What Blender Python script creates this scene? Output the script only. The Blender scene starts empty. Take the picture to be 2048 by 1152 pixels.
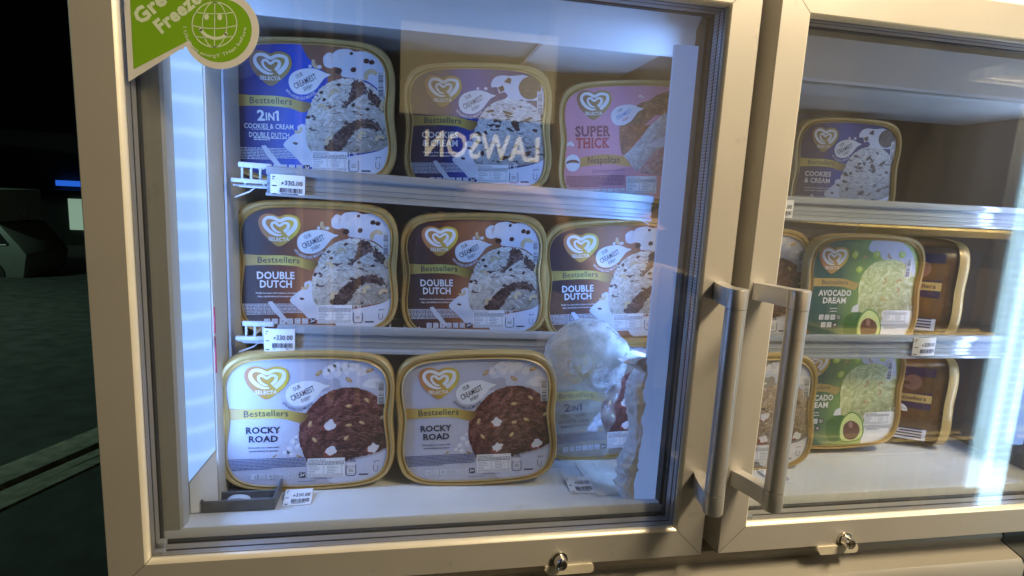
import bpy, bmesh, math, random
from mathutils import Vector, Matrix, noise
from mathutils.geometry import tessellate_polygon
R = math.radians
random.seed(7)
scene = bpy.context.scene
C = scene.collection

# ------------------------------------------------------------------ camera
cam_d = bpy.data.cameras.new('camera'); cam = bpy.data.objects.new('camera', cam_d); C.objects.link(cam)
cam_d.sensor_width = 36.0; cam_d.lens = 20.004; cam_d.clip_start = 0.01; cam_d.clip_end = 400
cr = Vector((0.982614, -0.178896, 0.049650)); cu = Vector((-0.019566, 0.166154, 0.985906)); cf = Vector((0.184624, 0.969737, -0.159765))
M = Matrix((cr, cu, -cf)).transposed().to_4x4(); M.translation = Vector((0, -0.62, 0)); cam.matrix_world = M
scene.camera = cam
# ------------------------------------------------------------------ night sky
w = bpy.data.worlds.new("World"); scene.world = w; w.use_nodes = True
wn = w.node_tree.nodes; wl = w.node_tree.links
sky = wn.new('ShaderNodeTexSky'); sky.sky_type = 'NISHITA'; sky.sun_disc = False
sky.sun_elevation = R(-4); sky.sun_rotation = R(200)
bg = wn['Background']; bg.inputs[1].default_value = 0.05
wl.new(sky.outputs[0], bg.inputs[0])
# ------------------------------------------------------------------ exposure
scene.view_settings.view_transform = 'Standard'; scene.view_settings.look = 'None'
scene.view_settings.exposure = 0.25; scene.view_settings.gamma = 1.0
scene.cycles.transparent_max_bounces = 24; scene.cycles.max_bounces = 10; scene.cycles.glossy_bounces = 6

WARM = (1.0, 0.80, 0.53); LED = (0.22, 0.43, 1.0)
def area(name, loc, direction, sx, sy, power, color, parent=None):
    l = bpy.data.lights.new(name, 'AREA'); l.shape = 'RECTANGLE'; l.size = sx; l.size_y = sy; l.energy = power; l.color = color
    o = bpy.data.objects.new(name, l); C.objects.link(o); o.location = loc
    o.rotation_euler = Vector(direction).to_track_quat('-Z', 'Y').to_euler()
    if parent: o.parent = parent
    return o

# ------------------------------------------------------------------ helpers
def tag(o, label=None, cat=None, group=None, kind=None):
    if label: o['label'] = label
    if cat: o['category'] = cat
    if group: o['group'] = group
    if kind: o['kind'] = kind
    return o
def empty(name, loc=(0, 0, 0), rot=(0, 0, 0)):
    o = bpy.data.objects.new(name, None); C.objects.link(o); o.location = loc; o.rotation_euler = rot; o.empty_display_size = .02
    return o
class MB:
    def __init__(s): s.v = []; s.f = []; s.m = []; s.mats = []
    def mi(s, mat):
        if mat not in s.mats: s.mats.append(mat)
        return s.mats.index(mat)
    def add(s, vs, fs, mat):
        n = len(s.v); s.v += [tuple(v) for v in vs]; k = s.mi(mat)
        for f in fs: s.f.append(tuple(i + n for i in f)); s.m.append(k)
        return s
    def box(s, x0, x1, y0, y1, z0, z1, mat):
        vs = [(x, y, z) for x in (x0, x1) for y in (y0, y1) for z in (z0, z1)]
        return s.add(vs, [(0, 1, 3, 2), (4, 6, 7, 5), (0, 4, 5, 1), (2, 3, 7, 6), (0, 2, 6, 4), (1, 5, 7, 3)], mat)
    def extr_x(s, prof, x0, x1, mat, caps=True):            # profile (y,z) run along x
        n = len(prof); vs = [(x0, a, b) for a, b in prof] + [(x1, a, b) for a, b in prof]
        fs = [(i, (i + 1) % n, n + (i + 1) % n, n + i) for i in range(n)]
        if caps: fs += [tuple(range(n)), tuple(range(2 * n - 1, n - 1, -1))]
        return s.add(vs, fs, mat)
    def tube(s, pts, r, mat, n=8, cap=True, sq=1.0):
        pts = [Vector(p) for p in pts]; rs = r if isinstance(r, (list, tuple)) else [r] * len(pts)
        vs = []; up = None
        for i, p in enumerate(pts):
            d = (pts[min(i + 1, len(pts) - 1)] - pts[max(i - 1, 0)]).normalized()
            if up is None: up = Vector((0, 0, 1)) if abs(d.z) < .9 else Vector((1, 0, 0))
            a = d.cross(up).normalized(); b = a.cross(d).normalized(); up = b
            for k in range(n):
                t = 2 * math.pi * k / n; vs.append(p + (a * math.cos(t) + b * math.sin(t) * sq) * rs[i])
        fs = [(i * n + k, i * n + (k + 1) % n, (i + 1) * n + (k + 1) % n, (i + 1) * n + k) for i in range(len(pts) - 1) for k in range(n)]
        if cap: fs += [tuple(range(n - 1, -1, -1)), tuple(range((len(pts) - 1) * n, len(pts) * n))]
        return s.add(vs, fs, mat)
    def rings(s, rings, mat, close=True, cap0=False, cap1=False):
        n = len(rings[0]); vs = [p for r in rings for p in r]
        fs = [(i * n + k, i * n + (k + 1) % n, (i + 1) * n + (k + 1) % n, (i + 1) * n + k) for i in range(len(rings) - 1) for k in range(n if close else n - 1)]
        if cap0: fs.append(tuple(range(n)))
        if cap1: fs.append(tuple(range(len(rings) * n - 1, (len(rings) - 1) * n - 1, -1)))
        return s.add(vs, fs, mat)
    def build(s, name, parent=None, smooth=False, bevel=0, loc=None, rot=None, weld=False):
        me = bpy.data.meshes.new(name); me.from_pydata(s.v, [], s.f); me.update()
        for m in s.mats: me.materials.append(m)
        me.polygons.foreach_set('material_index', s.m)
        bm = bmesh.new(); bm.from_mesh(me)
        if weld: bmesh.ops.remove_doubles(bm, verts=bm.verts, dist=1e-6)
        bmesh.ops.recalc_face_normals(bm, faces=bm.faces)
        if bevel:
            bmesh.ops.bevel(bm, geom=[e for e in bm.edges if len(e.link_faces) == 2 and e.calc_face_angle(0) > .5], offset=bevel, segments=2, affect='EDGES', profile=.5)
        bm.to_mesh(me); bm.free()
        if smooth or bevel:
            for p in me.polygons: p.use_smooth = True
            try: me.set_sharp_from_angle(angle=R(38))
            except Exception: pass
        o = bpy.data.objects.new(name, me); C.objects.link(o)
        if parent: o.parent = parent
        if loc: o.location = loc
        if rot: o.rotation_euler = rot
        return o

# ------------------------------------------------------------------ materials
MC = {}
def nt(name):
    m = bpy.data.materials.new(name); m.use_nodes = True
    return m, m.node_tree.nodes, m.node_tree.links, m.node_tree.nodes['Principled BSDF']
def mat(name, col, rough=.5, metal=0, vary=.12, scale=30, bump=0, bscale=200, spec=.5, emit=None, es=0, coat=0, alpha=1, trans=0):
    if name in MC: return MC[name]
    m, n, l, p = nt(name); MC[name] = m
    p.inputs['Roughness'].default_value = rough; p.inputs['Metallic'].default_value = metal
    p.inputs['Specular IOR Level'].default_value = spec
    tc = n.new('ShaderNodeTexCoord')
    if vary:
        no = n.new('ShaderNodeTexNoise'); no.inputs['Scale'].default_value = scale; no.inputs['Detail'].default_value = 5
        l.new(tc.outputs['Object'], no.inputs['Vector'])
        mx = n.new('ShaderNodeMix'); mx.data_type = 'RGBA'
        mx.inputs[6].default_value = tuple(c * (1 - vary) for c in col) + (1,); mx.inputs[7].default_value = tuple(min(1, c * (1 + vary)) for c in col) + (1,)
        l.new(no.outputs[0], mx.inputs[0]); l.new(mx.outputs[2], p.inputs['Base Color'])
        mr = n.new('ShaderNodeMapRange'); mr.inputs[3].default_value = max(.02, rough - .07); mr.inputs[4].default_value = min(1, rough + .1)
        l.new(no.outputs[0], mr.inputs[0]); l.new(mr.outputs[0], p.inputs['Roughness'])
    else: p.inputs['Base Color'].default_value = tuple(col) + (1,)
    if bump:
        nb = n.new('ShaderNodeTexNoise'); nb.inputs['Scale'].default_value = bscale; nb.inputs['Detail'].default_value = 4
        l.new(tc.outputs['Object'], nb.inputs['Vector'])
        b = n.new('ShaderNodeBump'); b.inputs['Strength'].default_value = bump; b.inputs['Distance'].default_value = .002
        l.new(nb.outputs[0], b.inputs['Height']); l.new(b.outputs[0], p.inputs['Normal'])
    if emit: p.inputs['Emission Color'].default_value = tuple(emit) + (1,); p.inputs['Emission Strength'].default_value = es
    if coat: p.inputs['Coat Weight'].default_value = coat; p.inputs['Coat Roughness'].default_value = .12
    if alpha < 1: p.inputs['Alpha'].default_value = alpha
    if trans: p.inputs['Transmission Weight'].default_value = trans
    return m
def ramp_mat(name, stops, axis=0, rough=.38, wob=.012, extra=None):
    """printed colour running along one axis of the label (object space, metres)"""
    if name in MC: return MC[name]
    m, n, l, p = nt(name); MC[name] = m; p.inputs['Roughness'].default_value = rough
    tc = n.new('ShaderNodeTexCoord'); sp = n.new('ShaderNodeSeparateXYZ'); l.new(tc.outputs['Object'], sp.inputs[0])
    no = n.new('ShaderNodeTexNoise'); no.inputs['Scale'].default_value = 22; no.inputs['Detail'].default_value = 4; l.new(tc.outputs['Object'], no.inputs['Vector'])
    ma = n.new('ShaderNodeMath'); ma.operation = 'MULTIPLY_ADD'; ma.inputs[1].default_value = wob * 2; l.new(no.outputs[0], ma.inputs[0]); l.new(sp.outputs[axis], ma.inputs[2])
    a, b = stops[0][0], stops[-1][0]
    mr = n.new('ShaderNodeMapRange'); mr.inputs[1].default_value = a + wob; mr.inputs[2].default_value = b + wob; l.new(ma.outputs[0], mr.inputs[0])
    cr_ = n.new('ShaderNodeValToRGB'); l.new(mr.outputs[0], cr_.inputs[0]); e = cr_.color_ramp.elements
    for i, (t, c) in enumerate(stops):
        pos = (t - a) / (b - a)
        el = e[i] if i < 2 and (i == 0 or len(stops) == 2) else (e[0] if i == 0 else e.new(pos))
        if i == len(stops) - 1 and len(stops) > 2: e.remove(el) if False else None
        el.position = pos; el.color = tuple(c) + (1,)
    if len(stops) > 2:                                     # the ramp's own second stop becomes the last one
        for el in list(e):
            if el.position >= .999 and tuple(round(x, 3) for x in el.color[:3]) == (1, 1, 1) and len(e) > len(stops): e.remove(el); break
    l.new(cr_.outputs[0], p.inputs['Base Color'])
    return m

chamfer = mat('champagne_metal_paint', (.50, .475, .425), .40, .30, .07, 7, .06, 900)
edge_highlight = mat('frame_edge_highlight', (.85, .80, .66), .35, .35, .03)  # lighter copy of the frame colour paints in the bevel's highlight
liner = mat('white_liner_plastic', (.74, .74, .72), .45, 0, .05, 8)
liner_front = mat('cream_liner_lip', (.48, .45, .37), .5, 0, .07, 10)
rubber = mat('black_rubber', (.012, .012, .013), .6, 0, .3)
gap_m = mat('recess_metal', (.20, .16, .09), .6, .2, .15)
gray_rail = mat('grey_rail_plastic', (.30, .32, .35), .34, 0, .06, 20, .03, 500)
clear_rail = mat('clear_rail_plastic', (.30, .34, .40), .14, 0, .06, 20, .05, 60, coat=.6)
white_pl = mat('white_shelf_plastic', (.50, .52, .55), .4)
wire_m = mat('white_coated_wire', (.62, .62, .63), .35)
handle_m = mat('satin_handle_metal', (.66, .65, .63), .30, .70, .04, 14)
chrome = mat('chrome', (.75, .72, .66), .12, 1, .04)
dark_m = mat('dark_print', (.02, .022, .06), .45, vary=0)
white_ink = mat('white_print', (.82, .82, .84), .42, vary=0)
paper = mat('white_tag_paper', (.80, .80, .80), .6, vary=.04)
gold = mat('gold_lid_plastic', (.50, .34, .12), .30, .15, .10, 12, .03, 300)
gold_side = mat('gold_tub_wall', (.10, .050, .018), .28, .05, .35, 14)
red_print = mat('red_print', (.40, .02, .06), .5, vary=.1)
greyp = mat('grey_print', (.35, .36, .42), .5, vary=.05)
icon_ink = mat('pale_icon_print', (.66, .68, .76), .45, vary=0)

def wear(m, amt=.22, sc=26):
    n, l = m.node_tree.nodes, m.node_tree.links; p = n['Principled BSDF']; src = p.inputs['Base Color'].links[0].from_socket
    tc = n.new('ShaderNodeTexCoord'); a = n.new('ShaderNodeTexNoise'); a.inputs['Scale'].default_value = sc; a.inputs['Detail'].default_value = 9; a.inputs['Roughness'].default_value = .72; l.new(tc.outputs['Object'], a.inputs['Vector'])
    r = n.new('ShaderNodeMapRange'); r.inputs[1].default_value = .60; r.inputs[2].default_value = .74; r.inputs[4].default_value = amt; l.new(a.outputs[0], r.inputs[0])
    mx = n.new('ShaderNodeMix'); mx.data_type = 'RGBA'; l.new(r.outputs[0], mx.inputs[0]); l.new(src, mx.inputs[6]); mx.inputs[7].default_value = (.10, .085, .06, 1); l.new(mx.outputs[2], p.inputs['Base Color'])
wear(chamfer, .35, 22); wear(liner, .25, 14); wear(liner_front, .35, 16); wear(handle_m, .2, 40); wear(gray_rail, .25, 40)
# ---- glazing spacer: pressed aluminium with a row of pin holes
def spacer_mat():
    m, n, l, p = nt('perforated_spacer'); p.inputs['Metallic'].default_value = .5; p.inputs['Roughness'].default_value = .4
    tc = n.new('ShaderNodeTexCoord'); vo = n.new('ShaderNodeTexVoronoi'); vo.inputs['Scale'].default_value = 260; vo.inputs['Randomness'].default_value = 0
    l.new(tc.outputs['Object'], vo.inputs['Vector'])
    r = n.new('ShaderNodeValToRGB'); r.color_ramp.elements[0].position = .22; r.color_ramp.elements[1].position = .34
    r.color_ramp.elements[0].color = (.75, .75, .75, 1); r.color_ramp.elements[1].color = (.40, .39, .38, 1)
    l.new(vo.outputs['Distance'], r.inputs[0]); l.new(r.outputs[0], p.inputs['Base Color']); return m
spacer = spacer_mat()

def glass_mat():
    m = bpy.data.materials.new('door_glass'); m.use_nodes = True; n = m.node_tree.nodes; l = m.node_tree.links; n.clear()
    out = n.new('ShaderNodeOutputMaterial'); tr = n.new('ShaderNodeBsdfTransparent'); tr.inputs[0].default_value = (.975, .985, .985, 1)
    gl = n.new('ShaderNodeBsdfGlossy'); gl.inputs['Roughness'].default_value = .012
    fr = n.new('ShaderNodeFresnel'); ge = n.new('ShaderNodeNewGeometry'); io = n.new('ShaderNodeMapRange')
    io.inputs[3].default_value = 1.62; io.inputs[4].default_value = 1 / 1.62; l.new(ge.outputs['Backfacing'], io.inputs[0]); l.new(io.outputs[0], fr.inputs[0])
    mx = n.new('ShaderNodeMixShader'); l.new(fr.outputs[0], mx.inputs[0]); l.new(tr.outputs[0], mx.inputs[1]); l.new(gl.outputs[0], mx.inputs[2])
    df = n.new('ShaderNodeBsdfDiffuse'); df.inputs[0].default_value = (.8, .8, .8, 1)      # film of dust and finger grease, also painting in haze and streaky reflections
    no = n.new('ShaderNodeTexNoise'); no.inputs['Scale'].default_value = 5; no.inputs['Detail'].default_value = 6; no.inputs['Distortion'].default_value = .8
    tc = n.new('ShaderNodeTexCoord'); mpg = n.new('ShaderNodeMapping'); mpg.inputs['Scale'].default_value = (2.2, 1, .5); l.new(tc.outputs['Object'], mpg.inputs[0]); l.new(mpg.outputs[0], no.inputs['Vector'])
    mr = n.new('ShaderNodeMapRange'); mr.inputs[1].default_value = .35; mr.inputs[2].default_value = .75; mr.inputs[3].default_value = .001; mr.inputs[4].default_value = .016
    l.new(no.outputs[0], mr.inputs[0]); m2 = n.new('ShaderNodeMixShader')
    l.new(mr.outputs[0], m2.inputs[0]); l.new(mx.outputs[0], m2.inputs[1]); l.new(df.outputs[0], m2.inputs[2]); l.new(m2.outputs[0], out.inputs[0])
    return m
glass = glass_mat()

def tube_mat(name, col, strength, band):
    """frosted light cover over a row of LEDs: brighter bands"""
    m = bpy.data.materials.new(name); m.use_nodes = True; n = m.node_tree.nodes; l = m.node_tree.links; p = n['Principled BSDF']
    p.inputs['Base Color'].default_value = (.12, .16, .2, 1); p.inputs['Roughness'].default_value = .3
    tc = n.new('ShaderNodeTexCoord'); sp = n.new('ShaderNodeSeparateXYZ'); l.new(tc.outputs['Object'], sp.inputs[0])
    w_ = n.new('ShaderNodeTexWave'); w_.wave_type = 'BANDS'; w_.bands_direction = 'Z'; w_.inputs['Scale'].default_value = band; w_.inputs['Distortion'].default_value = .5; w_.inputs['Detail'].default_value = 2
    w_.inputs['Detail Scale'].default_value = 8
    l.new(tc.outputs['Object'], w_.inputs['Vector'])
    pw = n.new('ShaderNodeMath'); pw.operation = 'POWER'; pw.inputs[1].default_value = 5; l.new(w_.outputs['Fac'], pw.inputs[0])
    c = n.new('ShaderNodeMix'); c.data_type = 'RGBA'; c.inputs[6].default_value = tuple(col) + (1,); c.inputs[7].default_value = tuple(min(1, a * 1.15 + .07) for a in col) + (1,)
    l.new(pw.outputs[0], c.inputs[0]); l.new(c.outputs[2], p.inputs['Emission Color']); p.inputs['Emission Strength'].default_value = strength
    return m

# ------------------------------------------------------------------ curves, polygons, text for printed things
def catmull(pts, k=4, closed=True):
    n = len(pts); out = []
    rng = range(n) if closed else range(n - 1)
    for i in rng:
        g = (lambda j: pts[j % n]) if closed else (lambda j: pts[max(0, min(n - 1, j))])
        p0, p1, p2, p3 = g(i - 1), g(i), g(i + 1), g(i + 2)
        for s in range(k):
            t = s / k
            out.append(tuple(.5 * ((2 * p1[d]) + (-p0[d] + p2[d]) * t + (2 * p0[d] - 5 * p1[d] + 4 * p2[d] - p3[d]) * t * t + (-p0[d] + 3 * p1[d] - 3 * p2[d] + p3[d]) * t ** 3) for d in (0, 1)))
    if not closed: out.append(tuple(pts[-1]))
    return out
OH = [(0, .427), (.12, .426), (.22, .422), (.33, .412), (.41, .385), (.458, .335), (.482, .27), (.489, .2), (.487, .12), (.482, .05), (.481, -.02), (.489, -.1), (.495, -.18), (.487, -.26), (.46, -.33), (.41, -.375), (.33, -.402), (.2, -.417), (0, -.425)]
IH = [(0, .388), (.11, .387), (.2, .383), (.30, .372), (.372, .345), (.42, .30), (.442, .245), (.446, .19), (.44, .125), (.430, .06), (.432, 0), (.441, -.07), (.451, -.15), (.450, -.23), (.425, -.31), (.37, -.36), (.28, -.386), (.15, -.394), (0, -.397)]
def sym(h): return h + [(-x, y) for x, y in reversed(h[1:-1])]
OUT = catmull(sym(OH), 3); INN = [(x * .985, y * .985) for x, y in catmull(sym(IH), 3)]
def inner_radius(ang):
    best = None
    for i in range(len(INN)):
        ax, ay = INN[i]; bx, by = INN[(i + 1) % len(INN)]
        dx, dy = math.cos(ang), math.sin(ang); ex, ey = bx - ax, by - ay
        den = dx * ey - dy * ex
        if abs(den) < 1e-9: continue
        t = (ax * ey - ay * ex) / den; u = (ax * dy - ay * dx) / den
        if t > 0 and -1e-6 <= u <= 1 + 1e-6: best = t
    return best
IR = [inner_radius(2 * math.pi * i / 720 + 1e-5) for i in range(720)]
def clampin(p, k=1.004):
    r = math.hypot(*p)
    if r < .3: return p
    m = IR[int((math.atan2(p[1], p[0]) % (2 * math.pi)) / (2 * math.pi) * 720) % 720] * k
    return p if r <= m else (p[0] * m / r, p[1] * m / r)
def densify(pts, d=.02):
    out = []
    for i in range(len(pts)):
        a, b = pts[i], pts[(i + 1) % len(pts)]; L = math.hypot(b[0] - a[0], b[1] - a[1]); n = max(1, int(L / d))
        out += [(a[0] + (b[0] - a[0]) * k / n, a[1] + (b[1] - a[1]) * k / n) for k in range(n)]
    return out
GLY = {}
def glyphs(s, bold=.0):
    key = (s, bold)
    if key in GLY: return GLY[key]
    cu_ = bpy.data.curves.new('t', 'FONT'); cu_.body = s; cu_.offset = bold; cu_.resolution_u = 2; cu_.space_character = 1.0 + bold * 2
    o = bpy.data.objects.new('t', cu_); C.objects.link(o)
    dg = bpy.context.evaluated_depsgraph_get(); me = bpy.data.meshes.new_from_object(o.evaluated_get(dg))
    vs = [(v.co.x, v.co.y) for v in me.vertices]; fs = [tuple(p.vertices) for p in me.polygons]
    C.objects.unlink(o); bpy.data.objects.remove(o); bpy.data.curves.remove(cu_); bpy.data.meshes.remove(me)
    xs = [v[0] for v in vs]; x0, x1 = min(xs), max(xs)
    vs = [((x - x0) / (x1 - x0), y / .69) for x, y in vs]      # width 0..1, capital height about 1
    GLY[key] = (vs, fs); return GLY[key]
def jag(pts, a, d=.008, seed=1):
    rnd = random.Random(seed); return [(x + rnd.uniform(-a, a), y + rnd.uniform(-a, a)) for x, y in densify(pts, d)]
def ridges(S, cx, cy, rad, dark, lite, n, ly, seed):
    rnd = random.Random(seed)
    for k in range(n):
        rr = rad * math.sqrt(rnd.random()) * .95; a0 = rnd.uniform(0, 2 * math.pi); x, y = cx + rr * math.cos(a0) * .9, cy + rr * math.sin(a0) * .85
        if x > .40 or y < cy - rad * .78: continue
        tl = math.atan2(y - cy + rad * 1.1, x - cx) - math.pi / 2 + rnd.uniform(-.35, .35); L_ = rnd.uniform(.015, .06); bw = rnd.uniform(-.006, .008)
        S.stroke([(x, y), (x + L_ / 2 * math.cos(tl), y + L_ / 2 * math.sin(tl) + bw), (x + L_ * math.cos(tl), y + L_ * math.sin(tl))], [.0006, rnd.uniform(.002, .0045), .0006], lite if rnd.random() < .42 else dark, ly, 2)
class Print:
    """flat print laid down in thin layers; (u,v) is mapped to the object by fn"""
    def __init__(s, fn, step=.00009): s.mb = MB(); s.fn = fn; s.step = step; s.clip = None
    def put(s, vs, fs, mt, layer): s.mb.add([s.fn(u, v, layer * s.step) for u, v in vs], fs, mt)
    def poly(s, pts, mt, layer, smooth=0, clip=False):
        if smooth: pts = catmull(pts, smooth)
        if clip: pts = [clampin(p) for p in densify(pts)]
        tri = tessellate_polygon([[Vector((x, y, 0)) for x, y in pts]])
        s.put(pts, [tuple(t) for t in tri], mt, layer)
    def rect(s, x0, y0, x1, y1, mt, layer): s.put([(x0, y0), (x1, y0), (x1, y1), (x0, y1)], [(0, 1, 2, 3)], mt, layer)
    def disc(s, x, y, rx, ry, mt, layer, n=20, rot=0, jag=0):
        c, q = math.cos(rot), math.sin(rot); pts = []
        for k in range(n):
            a = 2 * math.pi * k / n; j = 1 + random.uniform(-jag, jag)
            pts.append((x + (rx * math.cos(a) * c - ry * math.sin(a) * q) * j, y + (rx * math.cos(a) * q + ry * math.sin(a) * c) * j))
        s.put(pts, [tuple(range(n))], mt, layer); return pts
    def stroke(s, pts, wd, mt, layer, smooth=4, closed=False):
        n0 = len(pts); ws = wd if isinstance(wd, (list, tuple)) else [wd] * n0
        q = catmull([(p[0], p[1]) for p in pts], smooth, closed) if smooth else pts
        m = len(q); vs = []
        for i, p in enumerate(q):
            a = q[(i - 1) % m] if closed else q[max(0, i - 1)]; b = q[(i + 1) % m] if closed else q[min(m - 1, i + 1)]
            dx, dy = b[0] - a[0], b[1] - a[1]; L = math.hypot(dx, dy) or 1; t = i / max(1, m - 1) * (n0 - 1); k = min(n0 - 2, int(t)) if n0 > 1 else 0
            wv = (ws[k] * (1 - (t - k)) + ws[min(n0 - 1, k + 1)] * (t - k)) / 2
            vs += [(p[0] - dy / L * wv, p[1] + dx / L * wv), (p[0] + dy / L * wv, p[1] - dx / L * wv)]
        fs = [(2 * i, 2 * i + 1, (2 * i + 3) % (2 * m), (2 * i + 2) % (2 * m)) for i in range(m if closed else m - 1)]
        s.put(vs, fs, mt, layer)
    def text(s, st, cx, cy, wd, h, mt, layer, rot=0, bold=.012, arc=0, slab=False):
        vs, fs = glyphs(st, bold); c, q = math.cos(rot), math.sin(rot); o = []
        for x, y in vs:
            X = (x - .5) * wd; Y = (y - .5) * h
            Y += arc * (1 - (2 * (x - .5)) ** 2)
            o.append((cx + X * c - Y * q, cy + X * q + Y * c))
        s.put(o, fs, mt, layer)
    def arctext(s, st, cx, cy, r, a0, a1, h, mt, layer, bold=.012, out=False, sy=1):
        """letters along a circle, tops to the centre (bottom arc), angles in degrees"""
        vs, fs = glyphs(st, bold); o = []
        for x, y in vs:
            a = R(a0 + (a1 - a0) * x); rr = r - y * h if not out else r + y * h
            o.append((cx + rr * math.cos(a), cy + sy * rr * math.sin(a)))
        s.put(o, fs, mt, layer)
    def build(s, name, parent): return s.mb.build(name, parent)

# ------------------------------------------------------------------ label materials
Wt = .227
def scoop_mat(name, base, dark, light, ridge=330, spots=None, spot_col=(.03, .02, .02), spot_scale=70, spot_th=.30, streak=None):
    m, n, l, p = nt(name); p.inputs['Roughness'].default_value = .4
    tc = n.new('ShaderNodeTexCoord'); mp = n.new('ShaderNodeMapping'); mp.inputs['Rotation'].default_value = (0, R(28), 0); mp.inputs['Scale'].default_value = (1, 1, 2.6)
    l.new(tc.outputs['Object'], mp.inputs[0])
    a = n.new('ShaderNodeTexNoise'); a.inputs['Scale'].default_value = ridge; a.inputs['Detail'].default_value = 6; a.inputs['Distortion'].default_value = 1.6; l.new(mp.outputs[0], a.inputs['Vector'])
    b = n.new('ShaderNodeTexNoise'); b.inputs['Scale'].default_value = ridge * .22; b.inputs['Detail'].default_value = 5; b.inputs['Distortion'].default_value = 2.2; l.new(tc.outputs['Object'], b.inputs['Vector'])
    ad = n.new('ShaderNodeMath'); ad.operation = 'ADD'; l.new(a.outputs[0], ad.inputs[0]); l.new(b.outputs[0], ad.inputs[1])
    cr_ = n.new('ShaderNodeValToRGB'); mr = n.new('ShaderNodeMapRange'); mr.inputs[1].default_value = .78; mr.inputs[2].default_value = 1.22; l.new(ad.outputs[0], mr.inputs[0]); l.new(mr.outputs[0], cr_.inputs[0])
    e = cr_.color_ramp.elements; e[0].color = dark + (1,); e[1].color = light + (1,); x = e.new(.5); x.color = base + (1,)
    last = cr_.outputs[0]
    def over(mask, col):
        nonlocal last
        mx = n.new('ShaderNodeMix'); mx.data_type = 'RGBA'; l.new(mask, mx.inputs[0]); l.new(last, mx.inputs[6]); mx.inputs[7].default_value = col + (1,); last = mx.outputs[2]
    if spots:
        v = n.new('ShaderNodeTexNoise'); v.inputs['Scale'].default_value = spot_scale; v.inputs['Detail'].default_value = 3; v.inputs['Distortion'].default_value = .6; l.new(mp.outputs[0], v.inputs['Vector'])
        r = n.new('ShaderNodeMapRange'); r.inputs[1].default_value = 1 - spot_th; r.inputs[2].default_value = 1 - spot_th + .04; l.new(v.outputs[0], r.inputs[0]); over(r.outputs[0], spot_col)
    sp = n.new('ShaderNodeSeparateXYZ'); l.new(tc.outputs['Object'], sp.inputs[0])      # the pictured ball is darker low and to its right
    ma = n.new('ShaderNodeMath'); ma.operation = 'MULTIPLY_ADD'; ma.inputs[1].default_value = -.55; l.new(sp.outputs[0], ma.inputs[0]); l.new(sp.outputs[2], ma.inputs[2])
    m2 = n.new('ShaderNodeMapRange'); m2.inputs[1].default_value = -.085; m2.inputs[2].default_value = .02; m2.inputs[3].default_value = .45; m2.inputs[4].default_value = 1.08; l.new(ma.outputs[0], m2.inputs[0])
    vm = n.new('ShaderNodeVectorMath'); vm.operation = 'SCALE'; l.new(last, vm.inputs[0]); l.new(m2.outputs[0], vm.inputs[3]); l.new(vm.outputs[0], p.inputs['Base Color']); return m
sc_choc = scoop_mat('chocolate_scoop_print', (.15, .040, .035), (.035, .008, .010), (.34, .14, .13), 210)
sc_white = scoop_mat('vanilla_swirl_scoop_print', (.72, .66, .57), (.44, .37, .30), (.88, .84, .78), 300, True, (.10, .05, .05), 60, .36)
sc_cookie = scoop_mat('cookie_scoop_print', (.68, .67, .66), (.38, .37, .39), (.86, .86, .86), 300, True, (.035, .028, .035), 75, .40)
sc_tan = scoop_mat('coffee_scoop_print', (.46, .34, .24), (.22, .14, .09), (.66, .55, .44), 300, True, (.03, .02, .02), 60, .34)
sc_pink = scoop_mat('strawberry_scoop_print', (.62, .33, .40), (.42, .17, .22), (.80, .58, .62))
sc_ice = scoop_mat('vanilla_scoop_print', (.52, .55, .58), (.36, .38, .43), (.80, .82, .84), 200)
sc_cone = scoop_mat('chocolate_slab_print', (.19, .075, .05), (.06, .02, .02), (.36, .18, .12), 160)
sc_orange = scoop_mat('brown_cake_print', (.30, .08, .03), (.15, .03, .02), (.45, .17, .07), 160)
sc_avo = scoop_mat('avocado_scoop_print', (.62, .66, .30), (.38, .42, .16), (.86, .88, .58), 240)
streak_m = scoop_mat('chocolate_streak_print', (.07, .025, .03), (.02, .01, .015), (.33, .22, .20), 420)
cookie_m = scoop_mat('cookie_print', (.07, .05, .05), (.02, .015, .015), (.16, .12, .12), 380)
cream_m = ramp_mat('cream_splash_print', [(-.1, (.60, .62, .72)), (.02, (.72, .73, .80)), (.1, (.62, .66, .80))])
chip_m = mat('chocolate_chip_print', (.055, .02, .02), .4, vary=.4, scale=200)
nut_m = mat('nut_print', (.50, .30, .13), .4, vary=.4, scale=250)
nutl_m = mat('pale_nut_print', (.66, .50, .28), .4, vary=.3, scale=250)
mallow_m = mat('marshmallow_print', (.78, .76, .80), .4, vary=.12, scale=120)
mallow_s = mat('pale_marshmallow_print', (.58, .60, .74), .4, vary=.10, scale=90)
caramel_m = mat('caramel_shadow_print', (.28, .06, .04), .4, vary=.3, scale=200)
g = Wt
rd_d = mat('dark_ridge_print', (.04, .012, .014), .4, vary=.2); rd_l = mat('light_ridge_print', (.32, .15, .14), .4, vary=.2)
rt_d = mat('tan_ridge_print', (.22, .14, .09), .4, vary=.2); rt_l = mat('cream_ridge_print', (.70, .60, .48), .4, vary=.2)
rw_d = mat('grey_ridge_print', (.42, .39, .38), .4, vary=.2); rw_l = mat('white_ridge_print', (.86, .84, .80), .4, vary=.1)
ra_d = mat('olive_ridge_print', (.44, .46, .17), .4, vary=.2); ra_l = mat('lime_ridge_print', (.78, .82, .46), .4, vary=.1)
ribbon_m = ramp_mat('gold_ribbon_print', [(-.45 * g, (.40, .24, .07)), (-.30 * g, (.62, .46, .10)), (-.2 * g, (.72, .60, .16)), (-.1 * g, (.55, .38, .08)), (-.02 * g, (.24, .13, .04))], wob=.0015)
ribbon_b = mat('tan_ribbon_print', (.48, .33, .10), .4)
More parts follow.
